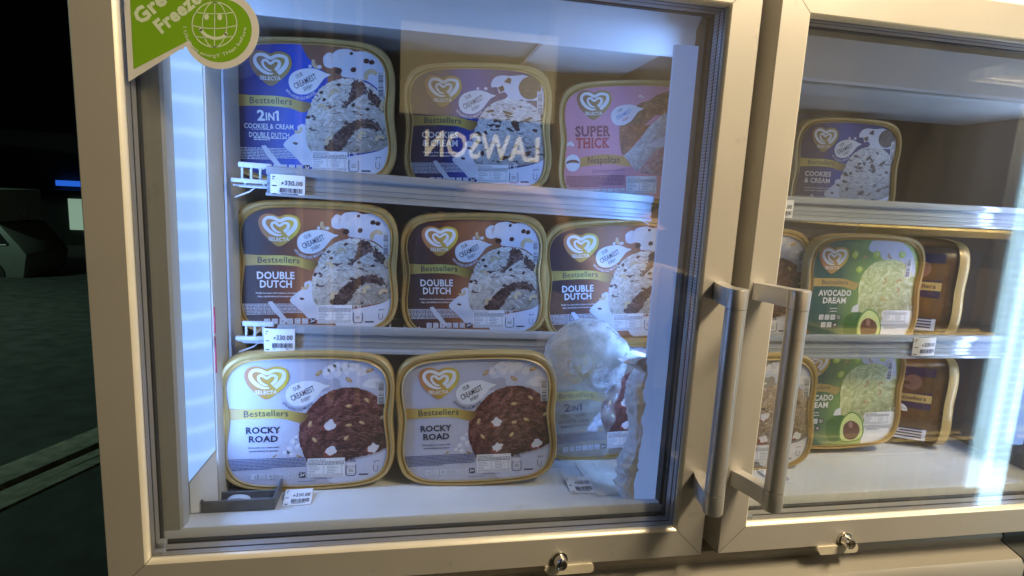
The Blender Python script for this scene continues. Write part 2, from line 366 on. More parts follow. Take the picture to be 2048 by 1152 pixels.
heart_m = ramp_mat('gold_heart_print', [(-.345 * g, (.48, .20, .10)), (-.24 * g, (.55, .30, .06)), (-.13 * g, (.72, .55, .07)), (-.10 * g, (.62, .44, .05))], wob=.0015)
heart_b = ramp_mat('brown_heart_print', [(-.345 * g, (.26, .12, .08)), (-.24 * g, (.34, .20, .07)), (-.13 * g, (.44, .32, .08)), (-.10 * g, (.40, .28, .06))], wob=.0015)
BASE = {
 'rocky': ramp_mat('lilac_white_print', [(-.45 * g, (.44, .45, .56)), (-.2 * g, (.56, .56, .66)), (.0, (.52, .52, .62)), (.2 * g, (.40, .40, .50)), (.45 * g, (.52, .52, .62))]),
 'dutch': ramp_mat('brown_print', [(-.45 * g, (.035, .025, .04)), (-.34 * g, (.06, .028, .032)), (-.2 * g, (.17, .055, .028)), (-.08 * g, (.34, .13, .06)), (.06 * g, (.42, .18, .09)), (.2 * g, (.28, .10, .05))], wob=.008),
 'cookies': ramp_mat('blue_print', [(-.45 * g, (.004, .006, .04)), (-.25 * g, (.004, .010, .11)), (-.05 * g, (.006, .05, .34)), (.1 * g, (.006, .02, .18)), (.4 * g, (.006, .010, .09))]),
 'two': ramp_mat('royal_blue_print', [(-.45 * g, (.006, .012, .10)), (-.25 * g, (.004, .024, .30)), (-.05 * g, (.006, .09, .62)), (.2 * g, (.008, .03, .32))]),
 'neapolitan': ramp_mat('pink_print', [(-.17, (.82, .32, .30)), (-.09, (.82, .36, .36)), (-.03, (.72, .25, .33)), (.05, (.64, .27, .40))], axis=2),
 'avocado': ramp_mat('green_print', [(-.45 * g, (.015, .07, .085)), (-.2 * g, (.02, .10, .08)), (-.02 * g, (.20, .34, .09)), (.2 * g, (.40, .52, .14))], wob=.010),
 'mix': ramp_mat('cream_grey_print', [(-.45 * g, (.30, .27, .22)), (-.1 * g, (.36, .32, .25)), (.45 * g, (.26, .24, .22))]),
}
royal = BASE['two']; brownw = mat('brown_wedge_print', (.26, .11, .07), .4, vary=.25, scale=60)

HEART = [(-.231, .141), (-.283, .178), (-.321, .218), (-.339, .256), (-.344, .292), (-.331, .321), (-.301, .337), (-.262, .336), (-.226, .323), (-.194, .335), (-.151, .335), (-.118, .319), (-.105, .289), (-.108, .254), (-.131, .214), (-.175, .174)]
SW1 = [(-.183, .213), (-.152, .242), (-.134, .27), (-.133, .298), (-.151, .311), (-.187, .313), (-.223, .298), (-.258, .314), (-.29, .315), (-.308, .301), (-.312, .279), (-.299, .252), (-.271, .225), (-.239, .211), (-.212, .212)]
SW2 = [(-.199, .231), (-.181, .25), (-.173, .272), (-.184, .285), (-.202, .283), (-.225, .268), (-.248, .285), (-.265, .282), (-.269, .266), (-.258, .246), (-.239, .231), (-.219, .226)]
BUB = [(-.124, .153), (-.122, .19), (-.101, .22), (-.065, .239), (-.021, .249), (.023, .25), (.06, .24), (.09, .227), (.118, .219), (.082, .199), (.056, .167), (.03, .135), (0, .115), (-.029, .102), (-.074, .102), (-.106, .118)]
RIB = [(-.452, .086), (-.349, .085), (-.277, .086), (-.205, .086), (-.125, .078), (-.067, .063), (-.0, .048), (-.038, -.003), (-.097, .011), (-.141, .022), (-.242, .027), (-.35, .025), (-.453, .024)]
SCB = [(-.057, -.089), (-.051, -.015), (-.022, .05), (.022, .106), (.067, .154), (.127, .19), (.187, .205), (.255, .209), (.332, .187), (.386, .149), (.433, .098), (.465, .005), (.468, -.161), (.398, -.197), (.32, -.22), (.242, -.234), (.203, -.25), (-.01, -.254), (-.032, -.198), (-.05, -.139)]
SCM = [(-.041, -.151), (-.038, -.057), (-.02, .013), (.009, .076), (.052, .139), (.111, .179), (.186, .203), (.286, .201), (.357, .169), (.414, .114), (.464, .042), (.475, -.073), (.475, -.177), (.39, -.213), (.295, -.228), (.209, -.239), (-.011, -.235), (-.034, -.191)]
SPT = [(.077, .317), (.095, .333), (.124, .334), (.154, .359), (.191, .368), (.229, .37), (.26, .356), (.298, .361), (.345, .355), (.4, .338), (.449, .3), (.483, .245), (.493, .173), (.494, .116), (.455, .091), (.405, .138), (.365, .17), (.325, .193), (.263, .203), (.209, .209), (.179, .216), (.174, .251), (.148, .266), (.118, .257), (.081, .271)]
SPC = [(.086, .293), (.109, .331), (.155, .347), (.216, .344), (.27, .349), (.309, .35), (.379, .322), (.442, .279), (.476, .213), (.485, .161), (.422, .189), (.344, .191), (.189, .188), (.196, .222), (.172, .243), (.141, .235), (.125, .272), (.094, .271)]
SPB = [(-.171, -.197), (-.15, -.166), (-.114, -.135), (-.085, -.112), (-.085, -.084), (-.042, -.073), (-.026, -.151), (-.011, -.223), (.004, -.311), (-.055, -.317), (-.099, -.269), (-.143, -.228)]
WHT = [(.10, -.33), (.155, -.285), (.209, -.255), (.295, -.238), (.39, -.215), (.478, -.181), (.49, -.282), (.435, -.373), (.314, -.394), (.14, -.389)]

def cashew(P, x, y, r, mt, ly, rot=0):
    pts = [(x + r * math.cos(a + rot), y + r * math.sin(a + rot)) for a in [math.pi * (k / 7) for k in range(8)]]
    P.stroke(pts, [r * .5, r * .75, r * .85, r * .8, r * .75, r * .8, r * .8, r * .5], mt, ly)
def drops(P, mt, ly, pts):
    for x, y, r in pts: P.disc(x, y, r, r * .8, mt, ly, 10)

def small_print(P, ink, area_=(-.446, -.216, -.018, -.288), rows=8, seed=0):
    rnd = random.Random(seed); x0, y0, x1, y1 = area_; dy = (y0 - y1) / rows
    for r_ in range(rows):
        y = y0 - dy * r_; x = x0 + (.0 if r_ < rows - 2 else .02); end = x1 if r_ < rows - 1 else x0 + (x1 - x0) * .55
        while x < end:
            wv = rnd.uniform(.006, .026); P.rect(x, y, min(x + wv, end), y - dy * .52, ink, 9); x += wv + .0035
def facts(P, x0, y0, x1, y1):
    P.rect(x0, y1, x1, y0, white_ink, 9); w_ = x1 - x0; h = y0 - y1; rnd = random.Random(3)
    P.text('Nutrition Facts', x0 + w_ * .26, y0 - h * .09, w_ * .44, h * .085, dark_m, 10, bold=.01)
    for k, fy in enumerate((.17, .235, .30)):
        x = x0 + w_ * .03
        while x < x1 - w_ * .04: wv = rnd.uniform(.008, .02); P.rect(x, y0 - h * fy - h * .03, min(x + wv, x1 - w_ * .03), y0 - h * fy, dark_m, 10); x += wv + .004
    P.rect(x0 + w_ * .02, y0 - h * .345, x1 - w_ * .02, y0 - h * .355, dark_m, 10)
    for c0 in (.03, .52):
        for k in range(5):
            fy = .41 + k * .085; wv = rnd.uniform(.16, .30)
            P.rect(x0 + w_ * c0, y0 - h * fy - h * .032, x0 + w_ * (c0 + wv), y0 - h * fy, greyp, 10)
            P.rect(x0 + w_ * (c0 + .38), y0 - h * fy - h * .032, x0 + w_ * (c0 + .42), y0 - h * fy, greyp, 10)
    P.rect(x0 + w_ * .02, y0 - h * .84, x1 - w_ * .02, y0 - h * .85, dark_m, 10)
    for fy in (.875, .94):
        x = x0 + w_ * .03
        while x < x1 - w_ * .1: wv = rnd.uniform(.008, .02); P.rect(x, y0 - h * fy - h * .03, min(x + wv, x1 - w_ * .03), y0 - h * fy, greyp, 10); x += wv + .004
def barcode(P, x0, y0, x1, y1, seed=1):
    P.rect(x0 - .004, y1 - .004, x1 + .002, y0 + .004, white_ink, 9); rnd = random.Random(seed); y = y0
    while y > y1: h = rnd.choice((.0016, .003, .0045)); P.rect(x0, y - h, x1 - .007, y, dark_m, 10); y -= h + rnd.choice((.0018, .003, .004))
def icons(P, pts, s=.030, ink=icon_ink, bgm=None):
    for k, (x, y) in enumerate(pts):
        a = s / 2; last = k == len(pts) - 1
        base = dark_m if last and bgm is None else ink
        P.rect(x - a, y - a, x + a, y + a, base, 9); q = white_ink if base is dark_m else (bgm or greyp)
        if k == 0:
            P.stroke([(x - a * .5, y + a * .6), (x - a * .4, y), (x, y - a * .1), (x, y - a * .7)], .003, q, 10); P.rect(x + a * .3, y - a * .7, x + a * .55, y + a * .7, q, 10)
        elif k == 1:
            for j in range(4): P.rect(x - a * .7, y + a * (.6 - .4 * j), x + a * .7, y + a * (.5 - .4 * j), q, 10)
        elif k == 2:
            for j in range(3):
                t = math.pi / 3 * j + .5; P.stroke([(x - a * .7 * math.cos(t), y - a * .7 * math.sin(t)), (x + a * .7 * math.cos(t), y + a * .7 * math.sin(t))], .0028, q, 10, 0)
        elif k == 3:
            P.text('BPA', x, y + a * .36, s * .72, s * .27, q, 10, bold=.01); P.text('FREE', x, y - a * .4, s * .72, s * .27, q, 10, bold=.01)
        elif k == 4:
            for j in range(3): t = 2 * math.pi / 3 * j + math.pi / 2; P.stroke([(x + a * .62 * math.cos(t + d), y + a * .62 * math.sin(t + d)) for d in (-.7, 0, .7)], .004, q, 10)
        elif k == 5:
            P.stroke([(x + a * .7 * math.cos(t * .785), y + a * .7 * math.sin(t * .785)) for t in range(8)], .0028, q, 10, 3, True); P.text('C', x, y, s * .3, s * .4, q, 11)
        else:
            P.stroke([(x - a * .7, y - a * .6), (x - a * .1, y + a * .1), (x + a * .3, y - a * .2), (x + a * .7, y + a * .6)], .005, q, 10); P.disc(x - a * .4, y + a * .5, a * .25, a * .25, q, 10, 8)
def logo(P, P2, hm, dx=0, dy=0, k=1.0, cx=-.227, cy=.24):
    f = lambda pts: [(cx + dx + (x - cx) * k, cy + dy + (y - cy) * k) for x, y in pts]
    P.poly(f(HEART), hm, 7, 4)
    P.stroke(f(SW1), [.024 * k, .026 * k, .024 * k, .020 * k, .018 * k, .018 * k, .020 * k, .020 * k, .018 * k, .018 * k, .020 * k, .022 * k, .020 * k, .014 * k, .006 * k], white_ink, 8, 5)
    P.stroke(f(SW2), [.018 * k, .020 * k, .018 * k, .015 * k, .014 * k, .015 * k, .015 * k, .014 * k, .014 * k, .015 * k, .012 * k, .005 * k], white_ink, 8, 5)
    P2.text('SELECTA', cx + dx - .002, cy + dy + (.188 - cy) * k, .118 * k, .021 * k, white_ink, 8, bold=.02, arc=-.004 * k)
def bubble(P, T, c1, c2, c3, band, dx=0, dy=0):
    f = lambda pts: [(x + dx, y + dy) for x, y in pts]
    P.poly(f(BUB), white_ink, 6, 4)
    if band: T.stroke(f([(-.138, .128), (-.105, .10), (-.066, .086), (-.02, .093), (.022, .122)]), .0, white_ink, 6)
    T.text('OUR', -.064 + dx, .209 + dy, .044, .023, c1, 7, R(28), .012)
    T.text('CREAMIEST', -.032 + dx, .176 + dy, .142, .033, c2, 7, R(27), .014)
    T.text('EVER!*', -.014 + dx, .141 + dy, .056, .021, c3, 7, R(25), .012)
    vs, fs = glyphs('WITH ADDED SOZ MILKSIE', .012); o = []
    arc_ = catmull(f([(-.141, .124), (-.112, .096), (-.070, .079), (-.025, .084), (.024, .116)]), 8, False)
    for x, y in vs:
        t = x * (len(arc_) - 1.001); i = int(t); a, b = arc_[i], arc_[i + 1]; u = t - i; L = math.hypot(b[0] - a[0], b[1] - a[1])
        nx, ny = -(b[1] - a[1]) / L, (b[0] - a[0]) / L
        o.append((a[0] + (b[0] - a[0]) * u + nx * (y - .5) * .016, a[1] + (b[1] - a[1]) * u + ny * (y - .5) * .016))
    T.put(o, fs, band or dark_m, 7)

def tub(name, kind, label, loc, roll=0, yaw=0, W=Wt, hs=1.0, group='ice cream tubs on the freezer shelves', side=False, depth=.118):
    """loc = centre of the lid; root empty stands at the bottom of the lid's rim"""
    ro, ya = R(roll), R(yaw); c, s = math.cos(ro), math.sin(ro); hb = .427 * W * hs
    base = Vector(loc) + Vector((math.cos(ya) * hb * s, math.sin(ya) * hb * s, -hb * c))
    root = empty(name, base, (0, -ro, ya)); root.rotation_mode = 'XYZ'
    tag(root, label, 'ice cream tub', group)
    lid = empty_mesh_lid(root, W, hs, hb)
    # tub body behind the lid
    B = MB(); rr = []
    for k, y in ((.955, .010), (.945, .030), (.90, .070), (.86, depth - .012), (.82, depth - .003), (.76, depth)):
        rr.append([(x * W * k, y, z * W * hs * k + hb) for x, z in OUT])
    B.rings(rr, gold_side, cap1=True); body = B.build('tub_body', root, True)
    sc = W / Wt
    fn = lambda u, v, d: (u * W, .0034 - d, v * W * hs)
    org = (0, 0, hb)
    def P_(): return Print(fn)
    def fin(P, nm, par=root):
        if not P.mb.v: return None
        o = P.build(nm, par); o.location = org if par is root else (0, 0, 0); return o
    bs = P_(); bs.poly([(x * 1.006, y * 1.006) for x, y in INN], BASE[{'cookies_s': 'cookies', 'rocky_two': 'mix', 'coffee': 'mix'}.get(kind, kind)], 0); sheet = fin(bs, 'label_sheet')
    if kind in ('two',):
        q = P_(); q.poly([(-.064, .415), (-.016, .316), (.041, .26), (.1, .225), (.098, .174), (.28, .195), (.42, .2), (.42, .336), (.361, .36), (.136, .39)], brownw, 1, clip=True); fin(q, 'brown_panel')
    # scoop and splashes ------------------------------------------------
    S = P_(); X = P_(); T = P_(); L = P_(); XB = P_(); TI = P_(); TF = P_(); TB = P_(); TK = P_(); TS = P_(); TD = P_(); TV = P_()
    ink = white_ink
    if kind in ('rocky', 'rocky_two', 'coffee'):
        mt = {'rocky': sc_choc, 'rocky_two': sc_choc, 'coffee': sc_tan}[kind]
        X.poly(SPT, mallow_s, 1, 3, True)
        for x, y, r_ in ((.10, .30, .026), (.13, .325, .030), (.165, .30, .028), (.20, .335, .03), (.25, .33, .034), (.155, .345, .022), (.30, .30, .03), (.215, .30, .02)):
            X.disc(x, y, r_, r_ * .8, mallow_m, 2, 9, random.random(), .12)
        for x, y, r_ in ((-.105, -.165, .03), (-.085, -.12, .028), (-.13, -.19, .022), (-.06, -.15, .028), (-.095, -.20, .024), (-.065, -.095, .02)):
            X.disc(x, y, r_, r_ * .85, mallow_s, 2, 8, random.random(), .10); X.disc(x - .004, y + .005, r_ * .6, r_ * .5, mallow_m, 3, 7, random.random(), .1)
        for x, y, a in ((.057, .296, .8), (.342, .31, .35), (.225, .254, -.6)):
            X.disc(x, y, .024, .0115, nut_m, 4, 12, a); X.disc(x - .002, y + .002, .016, .005, nutl_m, 5, 10, a)
        X.disc(-.19, -.205, .016, .004, nut_m, 4, 8, .6); X.disc(-.055, -.21, .018, .006, nut_m, 4, 8, -.3)
        X.poly([(-.04, -.02), (-.02, .06), (.03, .11), (.08, .16), (.12, .185), (.05, .175), (-.02, .10)], mallow_s, 3, 3)
        S.poly(jag(SCB, .003), mt, 4, 0, True)
        ridges(S, .205, -.03, .235, rd_d if kind != 'coffee' else rt_d, rd_l if kind != 'coffee' else rt_l, 230, 4.5, len(label))
        for x, y, r_ in ((.119, -.02, .034), (.123, -.183, .032), (.366, -.17, .032)):
            S.disc(x - .010, y - .010, r_ * 1.05, r_ * .85, caramel_m, 5, 12, .3, .15); S.disc(x, y, r_ * .95, r_ * .85, mallow_m, 6, 15, .4, .28)
        for x, y, a in ((.226, -.025, .1), (.211, -.104, .8), (.032, -.11, -.9), (.328, .129, -.8), (.225, .094, .1), (.008, -.01, 1.2), (.42, .02, .5), (.30, -.01, -.4)):
            S.disc(x, y, .020, .011, nut_m, 5, 9, a, .12); S.disc(x - .002, y + .002, .013, .006, nutl_m, 6, 8, a, .1)
        X.poly([(.385, .20), (.30, .215), (.32, .245), (.36, .262), (.40, .255), (.375, .235)], mallow_m, 5, 3)
        S.poly(WHT, mallow_s if kind == 'rocky' else mallow_m, 5, 3, True)
    elif kind in ('dutch', 'two', 'cookies', 'cookies_s'):
        X.poly(SPC if kind.startswith('cookies') else SPT, cream_m, 2, 3, True)
        X.poly(SPB, cream_m, 2, 3); S.poly(WHT, cream_m, 5, 3, True)
        if kind.startswith('cookies'):
            S.poly(jag(SCM, .003), sc_cookie, 4, 0, True); ridges(S, .21, -.03, .235, rw_d, rw_l, 190, 5, len(label))
            X.disc(.342, .27, .074, .072, cookie_m, 6, 28); X.disc(.342, .27, .062, .060, cookie_m, 7, 24)
            X.poly([(.17, .305), (.20, .335), (.22, .325), (.215, .295)], chip_m, 4); X.poly([(.13, .27), (.165, .285), (.175, .255), (.15, .24)], chip_m, 4)
            for x, y, a_, b_ in ((.20, .11, .034, .011), (.12, .06, .020, .011), (.13, .025, .022, .012), (.245, .04, .026, .022), (.26, .01, .018, .016), (.05, -.02, .012, .014), (.33, .07, .03, .010), (.38, .0, .018, .011), (.17, -.18, .030, .018), (.33, -.15, .030, .014), (.08, .12, .024, .010), (.40, -.12, .016, .010), (.03, -.15, .012, .018), (.28, .15, .014, .007)):
                S.disc(x, y, a_, b_, chip_m, 6, 11, random.uniform(-.5, .9), .28)
        else:
            S.poly(jag(SCM, .003), sc_white, 4, 0, True); ridges(S, .21, -.03, .235, rw_d, rw_l, 150, 4.5, len(label))
            S.poly(jag([(.248, .198), (.302, .192), (.342, .129), (.288, .104), (.242, .071), (.197, .031), (.174, .039), (.211, .087), (.233, .135)], .009), streak_m, 5)
            S.poly(jag([(.056, -.208), (.108, -.153), (.16, -.089), (.213, -.057), (.275, -.033), (.346, -.028), (.402, -.065), (.425, -.11), (.37, -.085), (.30, -.08), (.255, -.10), (.215, -.16), (.16, -.225), (.071, -.226)], .010), streak_m, 5)
            S.poly(jag([(.34, .15), (.40, .10), (.44, .02), (.42, .01), (.37, .06), (.33, .10)], .008), streak_m, 5)
            for k in range(26):
                x = random.uniform(.0, .42); y = random.uniform(-.2, .17); a = random.uniform(.3, 1.0); L_ = random.uniform(.012, .04)
                S.stroke([(x, y), (x + L_ * .5 * math.cos(a) + .003, y + L_ * .5 * math.sin(a)), (x + L_ * math.cos(a), y + L_ * math.sin(a))], [.001, random.uniform(.003, .007), .001], streak_m, 5, 2)
            for x, y, a in ((.14, .11, .3), (.06, .02, -.4), (.30, -.13, .9), (.10, -.17, .9), (.40, -.15, .3), (.43, .05, 1.2)):
                cashew(S, x, y, .022, nutl_m, 6, a)
            for x, y in ((.163, .165), (.06, .115), (.075, .075), (.20, -.055), (.245, .05), (.33, .03), (-.02, -.03)):
                S.disc(x, y, .014, .009, chip_m, 6, 9, random.random(), .15)
            cashew(X, .356, .215, .034, nutl_m, 6, .5); cashew(X, .045, .285, .026, nutl_m, 3, 2.5)
            for x, y, r_ in ((.163, .243, .021), (.25, .254, .017), (.327, .307, .017), (.358, .301, .017), (.24, .345, .011)): X.disc(x, y, r_, r_ * .85, chip_m, 6, 11, random.random(), .08)
            for x, y, r_ in ((.11, .32, .03), (.15, .315, .032), (.20, .34, .034), (.18, .29, .02)): X.disc(x, y, r_, r_ * .8, mallow_m, 3, 9, random.random(), .12)
            cashew(X, -.085, -.10, .020, nutl_m, 6, -2.6)
        X.poly([(-.30, -.205), (-.275, -.20), (-.20, -.30), (-.16, -.345), (-.21, -.33), (-.27, -.26)], cream_m, 2)
        X.disc(-.10, -.185, .015, .008, chip_m, 6, 9, -.2, .2); X.disc(.0, .262, .010, .010, cream_m, 4, 8); X.disc(.052, .262, .012, .010, cream_m, 4, 8)
        X.disc(-.055, -.12, .02, .008, chip_m, 6, 9, -.3, .2) if kind.startswith('cookies') else None
    elif kind == 'neapolitan':
        S.poly([(-.052, .168), (-.005, .215), (.082, .269), (.138, .284), (.2, .322), (.287, .348), (.40, .319), (.42, .264), (.42, .17), (.35, .172), (.189, .189), (.111, .119), (-.051, .121)], sc_cone, 4, 0, True)
        S.poly([(-.043, .128), (.111, .119), (.16, .12), (.074, .024), (-.028, -.08), (-.055, -.007), (-.061, .065)], sc_orange, 5, 3)
        S.poly([(.253, .2), (.42, .19), (.42, .053), (.278, -.01), (.167, -.073), (.097, -.17), (.057, -.186), (-.028, -.084), (.075, .016), (.136, .103)], sc_ice, 6, 0, True)
        S.poly([(.338, .085), (.43, .084), (.44, -.148), (.366, -.187), (.254, -.228), (.09, -.203), (.089, -.178), (.167, -.073), (.262, -.018)], sc_pink, 7, 0, True)
        S.disc(.26, .01, .10, .035, mallow_s, 8, 14, .3, .15)
        drops(X, mallow_m, 4, [(.08, .315, .009), (.10, .305, .007), (-.42, .0, .012), (-.40, .008, .016), (-.385, -.004, .012)])
        S.poly([(.10, -.26), (.2, -.25), (.32, -.24), (.44, -.20), (.44, -.30), (.1, -.30)], BASE['neapolitan'], 3, 0, True)
    elif kind == 'avocado':
        A = lambda pts: [(u_ * 1.06 - .038, v_ * 1.06 - .018) for u_, v_ in pts]
        X.poly(A([(.035, .322), (.069, .386), (.163, .392), (.271, .374), (.352, .326), (.405, .257), (.435, .128), (.367, .147), (.336, .217), (.247, .246), (.162, .245), (.123, .294), (.071, .293)]), mallow_s, 1, 3, True)
        S.poly(A([(.001, -.016), (-.004, .064), (.017, .144), (.082, .214), (.163, .24), (.247, .244), (.336, .217), (.41, .148), (.457, .048), (.463, -.054), (.46, -.115), (.212, -.121), (.212, -.197), (.027, -.177), (.006, -.096)]), sc_avo, 4, 3, True)
        ridges(S, .21, .04, .20, ra_d, ra_l, 110, 4.5, 5)
        X.poly(A([(.205, -.116), (.47, -.115), (.48, -.217), (.45, -.3), (.37, -.335), (.205, -.355)]), white_ink, 3, 0, True)
        avs = mat('avocado_skin_print', (.04, .14, .03), .4, vary=.45, scale=160); avf = mat('avocado_flesh_print', (.62, .70, .28), .4, vary=.12); avr = mat('avocado_edge_print', (.10, .26, .03), .4); pit_ = mat('avocado_stone_print', (.13, .05, .035), .3, vary=.3, scale=60)
        S.poly(A([(-.088, -.228), (-.08, -.167), (-.021, -.132), (.054, -.137), (.073, -.198), (.045, -.31), (-.039, -.325), (-.075, -.289)]), avs, 6, 3)
        av2 = A([(.018, -.269), (.027, -.177), (.073, -.116), (.125, -.111), (.185, -.157), (.216, -.238), (.206, -.31), (.144, -.331), (.047, -.328)])
        S.poly(av2, avr, 7, 3); cxa = sum(p[0] for p in av2) / 9; cya = sum(p[1] for p in av2) / 9
        S.poly([(cxa + (x - cxa) * .90, cya + (y - cya) * .92) for x, y in av2], avf, 8, 3)
        pt = A([(.05, -.249), (.057, -.198), (.102, -.172), (.159, -.197), (.185, -.248), (.167, -.3), (.121, -.318), (.07, -.3)])
        S.poly(pt, pit_, 9, 3); S.disc(.075, -.235, .018, .028, mat('stone_sheen_print', (.33, .18, .15), .3), 10, 10, .3)
        X.poly(A([(-.04, -.13), (-.03, -.09), (.01, -.07), (.02, -.13)]), cream_m, 5)
        lime = mat('lime_cube_print', (.50, .66, .06), .4, vary=.2, scale=120)
        for x, y in A([(-.063, .276), (-.018, .173), (.104, .279), (.305, .281)]): X.disc(x, y, .030, .028, lime, 5, 6, random.random(), .12); X.disc(x + .005, y + .005, .016, .015, avf, 6, 5, random.random(), .1)
        for i_, (x, y) in enumerate(A([(.019, .248), (.216, .275), (.188, .096), (.312, .087), (.21, -.025), (.30, .03)])): cashew(S if i_ > 1 else X, x, y, .018, nut_m, 6, 2.2 * i_)
    # words ---------------------------------------------------------------
    dk = kind in ('rocky', 'rocky_two', 'coffee')
    hm = heart_m if dk or kind == 'avocado' else heart_b
    if kind == 'dutch': hm = heart_m
    tcol = dark_m if dk else white_ink
    lg = P_()
    if kind == 'avocado':
        logo(lg, TS, hm, dx=-.055, dy=-.01); rb = [(x * .9 - .04, y + .012) for x, y in RIB]; rb[0] = (-.46, .10); rb[-1] = (-.46, .035); L.poly(rb, ribbon_b, 5, 0, True)
        L.text('Bestsellers', -.245, .068, .215, .034, dark_m, 6, bold=.004)
        T.text('AVOCADO', -.235, -.012, .27, .042, ink, 8, bold=.03); T.text('DREAM', -.232, -.068, .19, .042, ink, 8, bold=.03)
        for k in range(2): small_print(TD, ink, (-.28, -.125 - k * .022, -.14, -.136 - k * .022), 1, k)
        icons(TI, [(-.325 + .048 * k, -.195) for k in range(4)], .038); icons(TI, [(-.30 + .048 * k, -.252) for k in range(3)], .038)
        facts(TF, .190, -.140, .400, -.235); small_print(TD, greyp, (.190, -.245, .42, -.285), 4, 5); TV.text('1.3L', .425, -.118, .055, .026, ink, 9, bold=.01)
        barcode(TB, .335, .255, .375, .115)
    elif kind == 'neapolitan':
        logo(lg, TS, heart_b, dx=-.012, dy=.02)
        TK.poly([(x * .92 - .005, y * .92 + .03) for x, y in BUB], mallow_m, 6, 4); bl = mat('blue_lettering', (.08, .22, .55), .4); 
        TK.text('OUR', -.060, .224, .036, .02, dark_m, 7, R(28)); TK.text('CREAMIEST', -.032, .196, .112, .027, bl, 7, R(27)); TK.text('EVER!*', -.018, .165, .05, .018, red_print, 7, R(25))
        pur = ramp_mat('maroon_gradient_print', [(-.10, (.09, .012, .10)), (-.03, (.25, .01, .05)), (.0, (.36, .015, .04))], wob=.001)
        red = mat('raspberry_print', (.48, .015, .05), .4)
        for st, cy, mt, wd in (('SUPER', .087, pur, .245), ('THICK', .008, red, .235)):
            n_ = 5; T.text(st, -.245, cy, wd, .066, mt, 8, bold=.034)
            for k in range(n_):                                   # slab serifs at the feet and heads of the letters
                xk = -.245 - wd / 2 + wd * (k + .5) / n_
                if st[k] in 'PRHIKTE':
                    wd_ = wd / n_ * .42; off = -wd / n_ * .22 if st[k] in 'PRHKE' else 0
                    T.rect(xk + off - wd_ * .5, cy - .035, xk + off + wd_ * .5, cy - .026, mt, 9)
                    if st[k] not in 'T': T.rect(xk + off - wd_ * .5, cy + .025, xk + off + wd_ * .3, cy + .034, mt, 9)
                if st[k] in 'HK': T.rect(xk + wd / n_ * .05, cy - .035, xk + wd / n_ * .45, cy - .026, mt, 9); T.rect(xk + wd / n_ * .05, cy + .025, xk + wd / n_ * .42, cy + .034, mt, 9)
        L.poly([(-.455, -.10), (-.35, -.098), (-.29, -.082), (-.17, -.068), (-.011, -.086), (.023, -.158), (-.10, -.140), (-.2, -.138), (-.30, -.150), (-.36, -.158), (-.455, -.155)], mat('orange_ribbon_print', (.55, .26, .05), .4, vary=.25, scale=20), 5, 0, True)
        L.text('Neapolitan', -.168, -.108, .225, .046, mat('brown_lettering', (.12, .03, .015), .4), 8, bold=.016)
        XB.disc(-.385, -.125, .052, .058, mallow_m, 7, 22); XB.disc(-.385, -.125, .047, .022, sc_choc, 8, 16); XB.disc(-.385, -.137, .047, .013, mallow_m, 9, 14)
        small_print(TD, mat('dull_pink_print', (.40, .12, .22), .5), (-.27, -.178, -.02, -.20), 2, 9); small_print(TD, mat('maroon_small_print', (.25, .05, .10), .5), (-.43, -.215, -.02, -.295), 9, 2)
        icons(TI, [(-.30 + .0445 * k, -.325) for k in range(7)], .036, white_ink, mat('dull_pink_print', (.4, .12, .22), .5))
        facts(TF, -.008, -.226, .204, -.345)
    else:
        logo(lg, TS, hm)
        X.poly(BUB, white_ink if not dk else mallow_m, 6, 4) if False else None
        bubble(TK, TK, dark_m, dark_m, dark_m, dark_m if dk else mallow_m)
        L.poly(RIB, ribbon_m, 5, 3, True)
        L.text('Bestsellers', -.232, .056, .240, .037, dark_m, 6, bold=.006, arc=.004)
        if kind == 'rocky': rows = [('ROCKY', -.043, .186, .037), ('ROAD', -.096, .157, .037)]
        elif kind == 'dutch': rows = [('DOUBLE', -.038, .216, .043), ('DUTCH', -.092, .184, .043)]
        elif kind in ('cookies', 'cookies_s'): rows = [('COOKIES', -.035, .238, .038), ('& CREAM', -.088, .232, .038)]
        elif kind == 'two': rows = [('2', -.028, .036, .058), ('COOKIES & CREAM', -.090, .282, .028), ('DOUBLE DUTCH', -.140, .230, .028)]
        elif kind == 'rocky_two': rows = [('2', -.028, .036, .052), ('ROCKY ROAD', -.085, .165, .020), ('COOKIES & CREAM', -.128, .22, .020)]
        else: rows = [('COFFEE', -.04, .19, .036)]
        for st, cy, wd, h in rows:
            if st == '2':
                T.text('2', -.292, cy, .045, h, tcol, 8, bold=.03); T.text('IN', -.240, cy - h * .1, .050, h * .72, tcol, 8, bold=.03); T.poly([(-.190, cy - h * .5), (-.190, cy + h * .5), (-.202, cy + h * .5), (-.214, cy + h * .34), (-.214, cy + h * .20), (-.202, cy + h * .28), (-.202, cy - h * .5)], tcol, 8)
            else: T.text(st, -.25, cy, wd, h, tcol, 8, bold=.010 if h < .03 else .028)
        if kind in ('two', 'rocky_two'):
            small_print(TD, tcol, (-.37, -.108, -.13, -.114), 1, 4); small_print(TD, tcol, (-.36, -.156, -.15, -.176), 2, 5)
        else:
            d = {'rocky': ('Chocolate ice cream with', 'marshmallows & peanuts'), 'dutch': ('Vanilla ice cream with cashews, chocolate', 'chips, marshmallows & chocolate sauce')}.get(kind, ('Vanilla ice cream with', 'chocolate cookie bits'))
            TD.text(d[0], -.25, -.148, .17 if kind == 'rocky' else .235, .0115, tcol, 8, bold=.012); TD.text(d[1], -.25, -.169, .155 if kind == 'rocky' else .215, .0115, tcol, 8, bold=.012)
        smallc = mat('navy_small_print', (.10, .11, .22), .5, vary=0) if dk else icon_ink
        small_print(TD, smallc)
        icons(TI, [(-.305 + .0445 * k, -.328) for k in range(7)], .034)
        facts(TF, -.008, -.226, .204, -.345)
